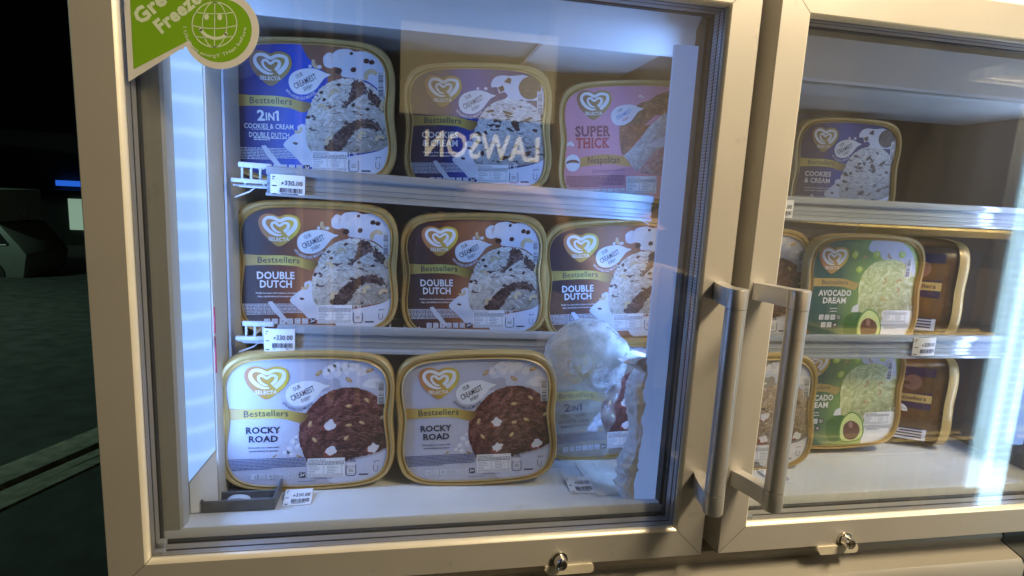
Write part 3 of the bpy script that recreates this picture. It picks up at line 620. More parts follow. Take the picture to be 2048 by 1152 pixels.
        TV.text('1.3L', .240, -.240, .055, .028, dark_m if dk else ink, 9, bold=.01)
        TV.stroke([(.212, -.275), (.212, -.335), (.238, -.343), (.266, -.335), (.266, -.275)], .004, dark_m, 9); TV.disc(.239, -.270, .027, .010, mallow_m, 9, 14); TV.rect(.220, -.325, .258, -.295, white_ink, 10)
        for k in range(3): TV.rect(.224, -.303 - k * .008, .254, -.300 - k * .008, dark_m, 11)
        small_print(TD, dark_m, (.352, -.253, .405, -.268), 2, 8); TD.rect(.285, -.342, .340, -.333, dark_m, 9)
        TV.stroke([(.372, -.28), (.372, -.315), (.392, -.318), (.396, -.285)], .003, dark_m, 9)
        barcode(TB, .394, .245, .432, .108)
        if dk: small_print(TD, smallc, (.01, -.353, .235, -.360), 1, 12); small_print(TD, smallc, (-.08, -.366, .13, -.373), 1, 13)
    for P__, nm in ((X, 'splash_picture'), (S, 'scoop_picture'), (L, 'ribbon_print'), (lg, 'heart_logo'), (TS, 'logo_lettering'), (T, 'flavour_lettering'), (XB, 'round_badge'), (TI, 'icon_row'), (TF, 'nutrition_table'), (TB, 'barcode'), (TK, 'slogan_bubble'), (TD, 'small_print'), (TV, 'volume_mark')):
        o = fin(P__, nm)
        if o and nm in ('small_print',): o['kind'] = 'stuff'
    if side:                                               # printed label on the wall of the tub
        kx = -.457 * W; zb0 = hb
        Ps = Print(lambda u, v, d: (kx * (1 - .10 * (u - .03) / .08) - d, u, zb0 + v), .0004)
        Ps.rect(.034, -.068, .098, .062, BASE['cookies'], 1); Ps.rect(.034, .000, .098, .014, ribbon_b, 2); Ps.rect(.034, -.068, .098, -.036, mallow_s, 2)
        Ps.disc(.066, .035, .014, .014, heart_b, 3); Ps.disc(.080, -.018, .013, .013, sc_cookie, 3)
        vs, fs = glyphs('Bestsellers', .006); Ps.put([(.094 - x * .052, .004 + y * .007) for x, y in vs], fs, dark_m, 3)
        for k in range(5): Ps.rect(.040, -.044 - k * .005, .090 - (k % 3) * .008, -.0415 - k * .005, dark_m, 3)
        Ps.mb.build('side_label', root)
    return root
def empty_mesh_lid(root, W, hs, hb):
    B = MB(); rr = []
    for t, y in ((-.02, .016), (-.03, .012), (.0, .006), (.08, .002), (.22, .0), (.5, .0004), (.62, .0022), (.70, .0030), (.78, .0026), (.84, .0006), (.93, -.0002), (1.0, .0024)):
        rr.append([((ox + (ix - ox) * t) * W, y, (oz + (iz - oz) * t) * W * hs + hb) for (ox, oz), (ix, iz) in zip(OUT, INN)])
    B.rings(rr, gold); return B.build('lid_rim', root, True)

# ================================================================== THE FREEZER
fz = empty('display_freezer', (0.4, .3, -1.5)); tag(fz, 'silver upright display freezer with two glass doors standing beside the street', 'freezer')
class FZ:                                                  # world-coordinate builder parented to the freezer
    pass
def part(mb, name, parent=fz, **k):
    o = mb.build(name, None, **k); o.parent = parent
    p = parent; off = Vector((0, 0, 0))
    while p: off += p.location; p = p.parent
    o.location = -off; return o
def pempty(name, loc, parent=fz):
    o = bpy.data.objects.new(name, None); C.objects.link(o); o.parent = parent
    o.location = Vector(loc) - parent.location; return o
YI = .055
b = MB(); b.extr_x([(.0400, -.425), (.0400, -.4015), (.0415, -.3985), (.0445, -.3975), (.074, -.4045), (.163, -.405), (.1635, -.4065), (.165, -.4065), (.1655, -.405), (.52, -.405), (.52, -.425)], -.29, 1.12, liner); part(b, 'floor_panel', smooth=True)
b = MB(); b.box(-.29, 1.12, .0405, .060, -.445, -.4255, liner_front); part(b, 'sill_front', bevel=.002)
b = MB(); b.box(-.29, 1.12, .52, .53, -.425, .30, mat('shaded_liner', (.19, .19, .20), .5)); part(b, 'back_wall')  # white liner greyed to paint in the shade of the deep interior
b = MB()                                                    # left inner wall with its moulded lip
prof = [(-.30, .0405), (-.250, .0405), (-.2470, .043), (-.2466, .056), (-.2545, .083), (-.2545, .086), (-.229, .101), (-.226, .102), (-.2235, .16), (-.2235, .52), (-.30, .52)]
n = len(prof); b.add([(x, y, -.4045) for x, y in prof] + [(x, y, .30) for x, y in prof], [(i, (i + 1) % n, n + (i + 1) % n, n + i) for i in range(n)], liner_front)
part(b, 'side_wall', smooth=True)
b = MB(); b.box(-.2232, -.2205, .150, .168, -.404, .19, mat('ribbed_wall_strip', (.42, .43, .46), .45)); part(b, 'shelf_upright')
b = MB(); b.box(1.01, 1.12, .052, .52, -.4045, .30, MC['shaded_liner']); part(b, 'side_wall')  # right wall takes the same liner, its shade put into the colour
# valance at the top of the opening, sloping back
b = MB(); b.extr_x([(.052, .30), (.052, .222), (.060, .215), (.086, .186), (.094, .184), (.10, .19), (.10, .30)], -.2495, .348, liner); part(b, 'valance', smooth=True)
b = MB(); b.extr_x([(.052, .30), (.052, .215), (.060, .206), (.080, .172), (.088, .170), (.10, .176), (.10, .30)], .4505, 1.0095, liner); part(b, 'valance', smooth=True)
b = MB(); b.box(-.2495, 1.0095, .101, .52, .205, .30, mat('shaded_ceiling_liner', (.30, .29, .27), .5)); part(b, 'ceiling_panel')  # liner darkened in colour for the shade behind the valance
b = MB(); b.extr_x([(.13, .204), (.13, .176), (.15, .168), (.30, .168), (.30, .204)], .52, 1.0, mat('duct_cover', (.50, .54, .52), .5)); b.extr_x([(.13, .2045), (.13, .199), (.15, .197), (.30, .197), (.30, .2045)], .17, .335, mat('duct_cover', (.50, .54, .52), .5)); part(b, 'duct_cover', bevel=.002)
# centre post with its light cover, whose glow stands in for lit plastic
b = MB(); b.box(.3425, .4495, .0405, .0640, -.4045, .2995, rubber); part(b, 'centre_post')
b = MB(); prof = [(.3125, .0595), (.3135, .0565), (.340, .0530), (.3423, .0535), (.3423, .0600), (.3150, .0630)]
n = len(prof); b.add([(x, y, -.4045) for x, y in prof] + [(x, y, .189) for x, y in prof], [(i, (i + 1) % n, n + (i + 1) % n, n + i) for i in range(n)] + [tuple(range(n)), tuple(range(2 * n - 1, n - 1, -1))], tube_mat('post_cover_glow', (.17, .31, .74), .52, .4)); part(b, 'light_cover')
# left lamp
b = MB(); prof = []
for k in range(9):
    t = k / 8; prof.append((-.2538 + .0258 * t, .0822 + .0185 * t - .005 * math.sin(math.pi * t)))
vs = [(x, y, -.362 + (x + .2532) * 1.25) for x, y in prof] + [(x, y, .150) for x, y in prof]; n = 9
b.add(vs, [(i, i + 1, n + i + 1, n + i) for i in range(n - 1)], tube_mat('light_tube_cover', (.28, .49, 1.0), 1.12, 9.0)); part(b, 'light_cover', smooth=True)
b = MB(); vs = [(x, y, -.403) for x, y in prof] + [(x, y, -.3625 + (x + .2532) * 1.25) for x, y in prof]; vs = [(x + .0012, y - .002, z) for x, y, z in vs]
b.add(vs, [(i, i + 1, n + i + 1, n + i) for i in range(n - 1)], liner); part(b, 'lamp_end_cap', smooth=True)
area('freezer_led_left', (-.2235, .0860, -.10), (.95, .28, 0), .018, .50, 1.05, LED)
area('freezer_led_post', (.3300, .068, -.10), (-.93, .36, 0), .018, .50, 1.6, LED)
# right-hand lamp: ribbed clear cover with a very bright tube
b = MB(); prof = [(1.009, .100), (1.000, .092), (.990, .0905), (.980, .094), (.974, .101)]; n = 5
b.add([(x, y, -.36) for x, y in prof] + [(x, y, .150) for x, y in prof], [(i, i + 1, n + i + 1, n + i) for i in range(n - 1)], tube_mat('light_tube_cover_right', (.26, .46, 1.0), 1.0, 9.0)); part(b, 'light_cover', smooth=True)
area('freezer_led_right', (.965, .085, -.10), (-.93, .36, 0), .018, .50, .75, (.42, .58, 1.0))
# red load line on the left wall
b = MB(); b.box(-.2262, -.2248, .1030, .1055, -.232, -.194, red_print); b.box(-.2262, -.2248, .1030, .1055, -.182, -.150, red_print)
b.add([(-.2245, .098, -.184), (-.2245, .106, -.188), (-.2245, .098, -.200)], [(0, 1, 2)], red_print); part(b, 'load_line_mark')
# base below the doors
base_m = mat('beige_base_panel', (.36, .335, .28), .38, .25, .08, 6)
b = MB(); prof = [(.052, -.4255), (.052, -.462), (.030, -.468), (.026, -.476), (.028, -.484), (-.004, -.492), (-.010, -.500), (-.010, -.520), (.0, -.524), (.0, -.532), (-.018, -.538), (-.022, -.545), (-.022, -.80), (.45, -.80), (.45, -.4255)]
b.extr_x(prof, -.33, .905, base_m); part(b, 'base_panel', smooth=True)
b = MB(); b.extr_x(prof, .908, 1.14, mat('dark_base_cover', (.07, .075, .07), .45)); part(b, 'base_panel', smooth=True)
b = MB(); b.box(-.33, 1.14, -.02, .45, -1.48, -.802, base_m); part(b, 'cabinet_base')
b = MB(); b.box(-.305, 1.10, .06, .55, .305, .62, mat('cabinet_top', (.02, .02, .018), .5)); part(b, 'cabinet_top')
b = MB(); b.box(-.325, 1.13, .054, .0595, .265, .55, mat('dark_canopy', (.012, .011, .010), .5)); part(b, 'canopy')
b = MB(); b.box(.378, .42, .0500, .0522, -.425, .262, gap_m); part(b, 'post_facing')
b = MB(); b.box(-.315, -.292, .056, .54, -.80, .30, gap_m); part(b, 'outer_side')

def door(x0, lock_x, tab_x0):
    """frame 0.697 wide; opening from x0+.041; returns the door part"""
    ox0, ox1 = x0, x0 + .697; ix0, ix1 = x0 + .041, x0 + .656; zb, zt, izb, izt = -.452, .262, -.411, .219
    d = MB(); g_ = .0005; yb = .045
    def bar(o0, o1, i1, i0):                              # four mitred bars: outer edge o0-o1, inner edge i1-i0
        oo = [Vector((p[0], 0, p[1])) for p in (o0, o1, i1, i0)]; cc = sum(oo, Vector()) / 4
        dirv = (oo[1] - oo[0]).normalized()
        def inset(p, q): return p
        e0 = oo[0] + dirv * g_; e1 = oo[1] - dirv * g_; f1 = oo[2] - dirv * g_; f0 = oo[3] + dirv * g_
        inward = ((oo[2] + oo[3]) / 2 - (oo[0] + oo[1]) / 2).normalized()
        A_, B_ = [], []
        # profile across the bar: (distance from outer edge, y)
        wd = .041
        for t, y in ((0, yb), (0, .002), (.0015, 0), (wd - .004, 0)):
            k = t / wd; A_.append(e0.lerp(f0, k) + Vector((0, y, 0))); B_.append(e1.lerp(f1, k) + Vector((0, y, 0)))
        n_ = len(A_); d.add(A_ + B_, [(i, i + 1, n_ + i + 1, n_ + i) for i in range(n_ - 1)], chamfer)
        A_, B_ = [], []
        for t, y in ((wd - .004, 0), (wd - .0030, .0006), (wd - .0008, .0034), (wd, .0052), (wd, .0085)):
            k = t / wd; A_.append(e0.lerp(f0, k) + Vector((0, y, 0))); B_.append(e1.lerp(f1, k) + Vector((0, y, 0)))
        n_ = len(A_); d.add(A_ + B_, [(i, i + 1, n_ + i + 1, n_ + i) for i in range(n_ - 1)], edge_highlight)
    bar((ox0, zb), (ox0, zt), (ix0, izt), (ix0, izb)); bar((ox1, zt), (ox1, zb), (ix1, izb), (ix1, izt))
    bar((ox1, zb), (ox0, zb), (ix0, izb), (ix1, izb)); bar((ox0, zt), (ox1, zt), (ix1, izt), (ix0, izt))
    # dark core so the mitre seams read as fine dark lines
    core = .0008
    for (a, b_, c_, e_) in ((ox0 + .001, ix0 - .001, zb + .001, zt - .001), (ix1 + .001, ox1 - .001, zb + .001, zt - .001), (ix0 - .001, ix1 + .001, zb + .001, izb - .001), (ix0 - .001, ix1 + .001, izt + .001, zt - .001)):
        d.box(a, b_, .0035, yb, c_, e_, gap_m)
    dm = part(d, 'door', smooth=True)
    sub = lambda mb, nm, **k: part_sub(mb, nm, dm, **k)
    a = .0065
    def ring(y0, y1, off, th, m_, nm, bev=0):
        q = MB(); X0, X1, Z0, Z1 = ix0 + off, ix1 - off, izb + off, izt - off
        q.box(X0 - th, X0, y0, y1, Z0 - th, Z1 + th, m_); q.box(X1, X1 + th, y0, y1, Z0 - th, Z1 + th, m_)
        q.box(X0, X1, y0, y1, Z0 - th, Z0, m_); q.box(X0, X1, y0, y1, Z1, Z1 + th, m_); return sub(q, nm)
    ring(.0088, .0165, .0008, .0058, spacer, 'glazing_spacer'); ring(.0195, .0290, .0008, .0058, spacer, 'glazing_spacer')
    ring(.0167, .0193, .0004, .0064, rubber, 'glazing_seal'); ring(.0325, .0390, .0012, .0070, rubber, 'door_gasket')
    for y in (.0060, .0210, .0295):
        q = MB(); q.box(ix0 + .0003, ix1 - .0003, y, y + .0026, izb + .0003, izt - .0003, glass)
        if y != .0210: sub(q, 'glass_pane')
    # small corner key of the spacer
    q = MB(); q.box(ix0 + .0009, ix0 + .012, .0090, .0163, izb + .0009, izb + .005, gray_rail); q.box(ix0 + .0009, ix0 + .009, .0198, .0288, izb + .0009, izb + .009, gray_rail); sub(q, 'spacer_corner', bevel=.0008)
    # lock
    q = MB(); ly = 0; rings_ = []
    for y, r_ in ((-.0005, .0105), (-.0025, .0103), (-.0028, .0082), (-.0125, .0074), (-.0140, .0066), (-.0142, .0055), (-.0130, .0050)):
        rings_.append([(lock_x + r_ * math.cos(t), y, -.4425 + r_ * math.sin(t)) for t in [2 * math.pi * k / 24 for k in range(24)]])
    q.rings(rings_, chrome, cap1=True)
    lk = sub(q, 'lock', smooth=True)
    q = MB(); pts = [(lock_x + .0028 * math.cos(t), -.0133, -.4425 + .0028 * math.sin(t)) for t in [R(-30 - 280 * k / 14) for k in range(15)]]
    q.tube(pts, .0007, rubber, 6); sub(q, 'keyway', smooth=True)
    # small tab under the door
    q = MB(); pr = []
    for cx_, cz_, a0 in ((tab_x0 + .056, -.4585, -90), (tab_x0 + .056, -.4545, 0), (tab_x0, -.4545, 90), (tab_x0 + .004, -.4585, 180)):
        for k in range(5): t = R(a0 + 90 * k / 4); pr.append((cx_ + .004 * math.cos(t), cz_ + .004 * math.sin(t)))
    n_ = len(pr); q.add([(x, -.003, z) for x, z in pr] + [(x, .026, z) for x, z in pr], [(i, (i + 1) % n_, n_ + (i + 1) % n_, n_ + i) for i in range(n_)] + [tuple(range(n_)), tuple(range(2 * n_ - 1, n_ - 1, -1))], mat('cream_plastic', (.62, .56, .42), .4)); sub(q, 'door_tab', smooth=True)
    return dm
def part_sub(mb, nm, par, **k):
    o = mb.build(nm, None, **k); o.parent = par; o.location = (0, 0, 0); return o
def handle(dm, xb, xf):
    """bar at xb standing 60 mm off the door, two flat arms back to the frame at xf"""
    q = MB(); z0, z1 = -.3560, -.0885; yb = -.056
    def sect(k=1.0): return [(xb + .0112 * k * math.cos(t) + (.0006 if math.cos(t) > 0 else 0), yb + .0118 * k * math.sin(t)) for t in [2 * math.pi * j / 28 for j in range(28)]]
    def run(za, zb_, k, cap):
        rr_ = [[(x, y, za) for x, y in sect(k)], [(x, y, zb_) for x, y in sect(k)]]; q.rings(rr_, handle_m, cap0=cap, cap1=cap)
    run(z0 + .0255, z1 - .0225, .975, False)
    for a, b_, e in ((z0, z0 + .025, -1), (z1 - .022, z1, 1)):
        rr_ = [[(x, y, a) for x, y in sect(.93 if e < 0 else 1)], [(x, y, a + .0018) for x, y in sect(1)], [(x, y, b_ - .0018) for x, y in sect(1)], [(x, y, b_) for x, y in sect(.93 if e > 0 else 1)]]
        q.rings(rr_, handle_m, cap0=True, cap1=True)
    for zc in (-.3445, -.1000):                            # arms
        pr = []
        N = 10
        for k in range(N + 1):
            t = k / N; y = yb + .004 + (.0565 - .004) * t; x = xb + (xf - xb) * (t ** 1.6); pr.append((x, y))
        hw = .0075; zz = .0105
        ring_ = [[(x - hw, y, zc - zz), (x + hw, y, zc - zz), (x + hw, y, zc + zz), (x - hw, y, zc + zz)] for x, y in pr]
        ring_.append([(xf - hw, -.0002, zc - zz), (xf + hw, -.0002, zc - zz), (xf + hw, -.0002, zc + zz), (xf - hw, -.0002, zc + zz)])
        q.rings(ring_, handle_m, cap0=True, cap1=True)
    part_sub(q, 'handle', dm, smooth=True)
d1 = door(-.309, .195, .180); handle(d1, .3605, .372)
d2 = door(.410, .600, .562); handle(d2, .4380, .424)

# ------------------------------------------------------------------ shelves
def shelf(x0, x1, z, tilt, label, railm, fence_n, rail_x0, rail_x1, rack_x0, rack_x1, loops, hgt=.036):
    root = empty('freezer_shelf', (x0, .14, z), (0, R(tilt), 0)); tag(root, label, 'shelf', 'shelves inside the freezer')
    q = MB(); t = hgt                                       # price rail: lip, grooved strip, foot
    pr = [(-.004, 0), (-.0065, -.001), (-.0075, -.004), (-.0065, -.0095), (-.0035, -.0105), (-.0015, -.0115), (-.0022, -t * .56), (-.0032, -t * .575), (-.0022, -t * .60), (-.0020, -t * .74), (-.0030, -t * .755), (-.0020, -t * .77), (-.0022, -t + .0045), (-.0075, -t + .003), (-.0080, -t), (.002, -t), (.002, 0)]
    q.extr_x(pr, rail_x0 - x0, rail_x1 - x0, railm); q.build('price_rail', root, True, 0)
    if fence_n:
        q = MB(); xs = .0; fx = xs - .034
        q.box(fx, .004, .0005, .005, -.004, .0025, white_pl); q.box(fx - .008, .004, -.001, .006, -.0225, -.0175, white_pl)
        for k in range(fence_n): q.box(fx + .003 + k * .0105, fx + .0058 + k * .0105, .0012, .0045, -.0176, -.0038, white_pl)
        q.build('front_fence', root, bevel=.0007)
    q = MB(); zr = -.0235
    for k in range(int((rack_x1 - rack_x0) / .022)):
        xx = rack_x0 - x0 + .008 + k * .022; q.tube([(xx, .004, zr), (xx, .34, zr)], .0015, wire_m, 6)
    for yy in (.008, .17, .335): q.tube([(rack_x0 - x0, yy, zr - .003), (rack_x1 - x0, yy, zr - .003)], .002, wire_m, 6)
    for s_, xe in loops:
        q.tube([(xe + s_ * -.012, .01, -.026), (xe + s_ * .008, .008, -.026), (xe + s_ * .013, .0075, -.0285), (xe + s_ * .008, .008, -.033), (xe - s_ * .010, .01, -.041)], .0011, wire_m, 6)
    q.build('wire_rack', root, True)
    return root
shelf(-.170, .335, .0215, 1.25, 'upper left shelf with grey price rail under the top row of tubs', gray_rail, 4, -.170, .338, -.205, .312, [(1, -.030), (-1, .502)])
shelf(-.170, .335, -.1785, 1.3, 'lower left shelf with grey price rail ending short under the brown tubs', gray_rail, 3, -.160, .212, -.205, .312, [(1, -.030)], .035)
shelf(.452, .98, .0200, -.15, 'upper right shelf with clear price rail under the single blue tub', clear_rail, 0, .452, 1.0, .455, 1.0, [], .035)
shelf(.452, 1.0, -.1885, 0, 'lower right shelf with shiny price rail above the lower green tub', clear_rail, 0, .452, 1.003, .455, 1.0, [], .037)

# ------------------------------------------------------------------ tubs
tub('ice_cream_tub', 'two', 'royal blue tub lettered 2IN1 at the left end of the top shelf', (-.1298, .216, .0985), 1.6, -4)
tub('ice_cream_tub', 'cookies', 'navy blue cookies and cream tub in the middle of the top left shelf', (.1025, .2541, .0951), 2.5, -7)
tub('ice_cream_tub', 'neapolitan', 'pink tub lettered SUPER THICK beside the centre post', (.3404, .252, .0904), 4, -9)
tub('ice_cream_tub', 'dutch', 'brown DOUBLE DUTCH tub nearest the bright light tube', (-.1212, .2161, -.1175), 0, 5)
tub('ice_cream_tub', 'dutch', 'middle one of the three brown DOUBLE DUTCH tubs', (.1023, .2277, -.1247), 2.5, -8)
tub('ice_cream_tub', 'dutch', 'brown DOUBLE DUTCH tub partly behind the white lump of frost', (.3182, .2066, -.1237), 4.5, -8)
tub('ice_cream_tub', 'rocky', 'pale ROCKY ROAD tub behind the black tray on the freezer floor', (-.1218, .1252, -.3084), 0, 0)
tub('ice_cream_tub', 'rocky', 'pale ROCKY ROAD tub in the middle of the bottom row', (.1013, .1178, -.3076), 3.2, -5)
tub('ice_cream_tub', 'rocky_two', 'frosted grey 2IN1 tub on the floor beside the icy centre post', (.316, .1823, -.3086), 3.9, -2.5)
tub('ice_cream_tub', 'cookies_s', 'small blue cookies and cream tub alone on the upper right shelf', (.729, .2435, .0700), 1, -3, W=.2, hs=1.02)
tub('ice_cream_tub', 'rocky', 'pale tub cut off by the right door frame above the handle', (.5533, .22, -.1283), 2, -3)
tub('ice_cream_tub', 'avocado', 'green AVOCADO DREAM tub on the lower right shelf', (.748, .1884, -.128), 1, -3, W=.217, hs=1.03)
tub('ice_cream_tub', 'coffee', 'cream coloured tub on the floor partly behind the right door handle', (.5239, .13, -.3148), 3, -3)
tub('ice_cream_tub', 'avocado', 'green AVOCADO DREAM tub on the floor of the right compartment', (.7262, .17, -.3013), 2, -3, W=.217, hs=1.03)
tub('ice_cream_tub', 'cookies', 'tub turned sideways on the lower right shelf showing its gold wall', (.945, .245, -.122), 0, 68, W=.20, side=True)
tub('ice_cream_tub', 'cookies', 'tub turned sideways on the freezer floor at the far right', (.965, .245, -.320), 0, 68, W=.20, side=True)

# ------------------------------------------------------------------ price tags
def price_tag(loc, wd, ht, label, rot=(0, 0, 0), curl=0, tilt=0):
    root = empty('price_tag', loc, rot); tag(root, label, 'price tag', 'price tags reading 330.00')
    N = 8; q = MB(); f = lambda u, v: (u * wd, -curl * math.sin(math.pi * u) if curl else 0, v * ht)
    vs = [f(k / N, v) for k in range(N + 1) for v in (0, 1)] + [(p_[0], p_[1] + .0004, p_[2]) for p_ in [f(k / N, v) for k in range(N + 1) for v in (0, 1)]]
    m2 = 2 * (N + 1); q.add(vs, [(2 * i, 2 * i + 2, 2 * i + 3, 2 * i + 1) for i in range(N)] + [(m2 + 2 * i, m2 + 2 * i + 1, m2 + 2 * i + 3, m2 + 2 * i + 2) for i in range(N)], paper)
    q.build('tag_sheet', root, True)
    P = Print(lambda u, v, d: (u * wd, f(u, v)[1] - .0002 - d, v * ht), .00008)
    P.text('330.00', .67, .62, .52, .21, dark_m, 1, bold=.014); P.text('P', .355, .58, .06, .13, dark_m, 1); P.rect(.315, .595, .40, .615, dark_m, 2)
    for x, y, w_ in ((.05, .86, .09), (.05, .76, .05), (.05, .44, .13), (.05, .06, .13)): P.rect(x, y, x + w_, y + .045, dark_m, 1)
    rnd = random.Random(5); x = .27
    while x < .93: w_ = rnd.choice((.010, .018, .028)); P.rect(x, .16, x + w_, .38, dark_m, 1); x += w_ + rnd.choice((.010, .016, .022))
    P.rect(.30, .10, .80, .13, dark_m, 1)
    P.build('tag_print', root); return root
price_tag((-.1655, .1325, -.0140), .0405, .0260, 'price tag on the left end of the upper left rail', (0, R(1.2), 0))
price_tag((-.1765, .1325, -.2125), .0375, .0300, 'price tag on the left end of the lower left rail', (0, R(1.2), 0), .002)
price_tag((-.1480, .0880, -.4035), .0340, .0300, 'price tag lying on the freezer floor beside the black tray', (R(-78), 0, R(2)))
price_tag((.2320, .0840, -.4035), .0360, .0400, 'price tag lying on the freezer floor beside the icy centre post', (R(-84), 0, R(-1)))
price_tag((.5150, .1320, -.0120), .0400, .0260, 'price tag on the upper right rail at the door frame edge', (0, 0, 0), .001)
price_tag((.8000, .1320, -.2210), .0420, .0300, 'curled price tag on the lower right rail', (0, R(-1), 0), .004)
price_tag((.5450, .0860, -.4035), .0360, .0360, 'price tag lying on the floor behind the right door frame', (R(-84), 0, 0))
# plain plastic sheet under the floor tag
b = MB(); b.add([(.263, .176, -.4038), (.343, .176, -.4038), (.340, .078, -.4038), (.267, .074, -.4038), (.263, .176, -.4032), (.343, .176, -.4032), (.340, .078, -.4032), (.267, .074, -.4032)], [(0, 1, 2, 3), (4, 7, 6, 5), (0, 4, 5, 1), (1, 5, 6, 2), (2, 6, 7, 3), (3, 7, 4, 0)], mat('clear_plastic_sheet', (.72, .68, .60), .25))
tag(b.build('plastic_sheet'), 'flat pale plastic sheet lying on the freezer floor beside a price tag', 'sheet')
# ------------------------------------------------------------------ black tray
trm = mat('dusty_black_plastic', (.10, .10, .105), .55, 0, .6, 60, .1, 200)
root = empty('plastic_tray', (-.198, .11, -.4045)); tag(root, 'dusty black plastic tray in the left front corner of the freezer floor', 'tray')
b = MB(); b.box(-.041, .040, -.027, .030, .0005, .003, trm); b.box(-.041, .040, -.029, -.026, .0005, .015, trm); b.box(-.041, .040, .028, .031, .0005, .022, trm); b.box(-.0435, -.041, -.029, .031, .0005, .017, trm); b.box(.040, .0425, -.029, .031, .0005, .017, trm)
b.build('tray_shell', root, bevel=.0006)
b = MB(); b.box(-.0405, .0395, -.002, .0005, .003, .012, trm); b.build('tray_divider', root)
b = MB(); n = 14; b.add([(-.006 + .014 * math.cos(math.pi * k / n), -.0135, .0032 + .0065 * math.sin(math.pi * k / n)) for k in range(n + 1)] + [(-.006 + .014 * math.cos(math.pi * k / n), -.0035, .0032 + .0065 * math.sin(math.pi * k / n)) for k in range(n + 1)], [tuple(range(n, -1, -1)), tuple(range(n + 1, 2 * n + 2))] + [(i, i + 1, n + 2 + i, n + 1 + i) for i in range(n)], white_pl); b.build('white_insert', root)

# ------------------------------------------------------------------ frost
def frost_mat(name, col, dens, scale):
    m, n, l, p = nt(name); tc = n.new('ShaderNodeTexCoord')
    a = n.new('ShaderNodeTexNoise'); a.inputs['Scale'].default_value = scale; a.inputs['Detail'].default_value = 8; a.inputs['Roughness'].default_value = .7; l.new(tc.outputs['Object'], a.inputs['Vector'])
    r = n.new('ShaderNodeValToRGB'); r.color_ramp.elements[0].position = .3; r.color_ramp.elements[1].position = .7; r.color_ramp.elements[0].color = tuple(c * .8 for c in col) + (1,); r.color_ramp.elements[1].color = col + (1,)
    l.new(a.outputs[0], r.inputs[0]); l.new(r.outputs[0], p.inputs['Base Color']); p.inputs['Roughness'].default_value = .45
    p.inputs['Subsurface Weight'].default_value = .0
    mr = n.new('ShaderNodeMapRange'); mr.inputs[1].default_value = .3; mr.inputs[2].default_value = .62; mr.inputs[3].default_value = dens[0]; mr.inputs[4].default_value = dens[1]; l.new(a.outputs[0], mr.inputs[0]); lw = n.new('ShaderNodeLayerWeight'); lw.inputs[0].default_value = .35; iv = n.new('ShaderNodeMath'); iv.operation = 'SUBTRACT'; iv.inputs[0].default_value = 1.0; l.new(lw.outputs['Facing'], iv.inputs[1]); ml = n.new('ShaderNodeMath'); ml.operation = 'MULTIPLY'; l.new(mr.outputs[0], ml.inputs[0]); l.new(iv.outputs[0], ml.inputs[1])
    spz = n.new('ShaderNodeSeparateXYZ'); l.new(tc.outputs['Object'], spz.inputs[0]); fz_ = n.new('ShaderNodeMapRange'); fz_.inputs[1].default_value = -.070; fz_.inputs[2].default_value = -.010; fz_.inputs[3].default_value = .12; l.new(spz.outputs[2], fz_.inputs[0])
    mz = n.new('ShaderNodeMath'); mz.operation = 'MULTIPLY'; l.new(ml.outputs[0], mz.inputs[0]); l.new(fz_.outputs[0], mz.inputs[1]); ml = mz
    l.new(ml.outputs[0] if dens[1] < .99 else mr.outputs[0], p.inputs['Alpha'])
    bb = n.new('ShaderNodeBump'); bb.inputs['Strength'].default_value = .35; bb.inputs['Distance'].default_value = .001; l.new(a.outputs[0], bb.inputs['Height']); l.new(bb.outputs[0], p.inputs['Normal'])
    return m
fr_lump = frost_mat('frost_lump', (.50, .49, .45), (.30, .85), 60); fr_ridge = frost_mat('frost_ridge', (.86, .88, .92), (.95, 1), 120)
def lump(name, cx, cy, cz, rx, ry, rz, m_, label, amp=.16, fr=3.0, cat='frost', shape=None):
    bm = bmesh.new(); bmesh.ops.create_icosphere(bm, subdivisions=5, radius=1)
    for v in bm.verts:
        d = v.co.copy(); k = 1 + amp * noise.fractal(d * fr + Vector((cx, cy, cz)) * 20, 1.0, 2.0, 5)
        x, y, z = d.x * rx * k, d.y * ry * k, d.z * rz * k
        if shape: x, y, z = shape(x, y, z)
        v.co = (x, y, z)
    me = bpy.data.meshes.new(name); bm.to_mesh(me); bm.free(); me.materials.append(m_)
    for p in me.polygons: p.use_smooth = True
    o = bpy.data.objects.new(name, me); C.objects.link(o); o.location = (cx, cy, cz); tag(o, label, cat); return o
lump('frost_lump', .251, .112, -.210, .062, .020, .056, fr_lump, 'rounded greyish white lump of frost hanging at the end of the lower left rail', .13, 1.3, 'frost', lambda x, y, z: (x * (1.0 - (6.5 * -z if z < 0 else 2.0 * z)) - .10 * z, y, z * (1.75 if z < 0 else .88)))
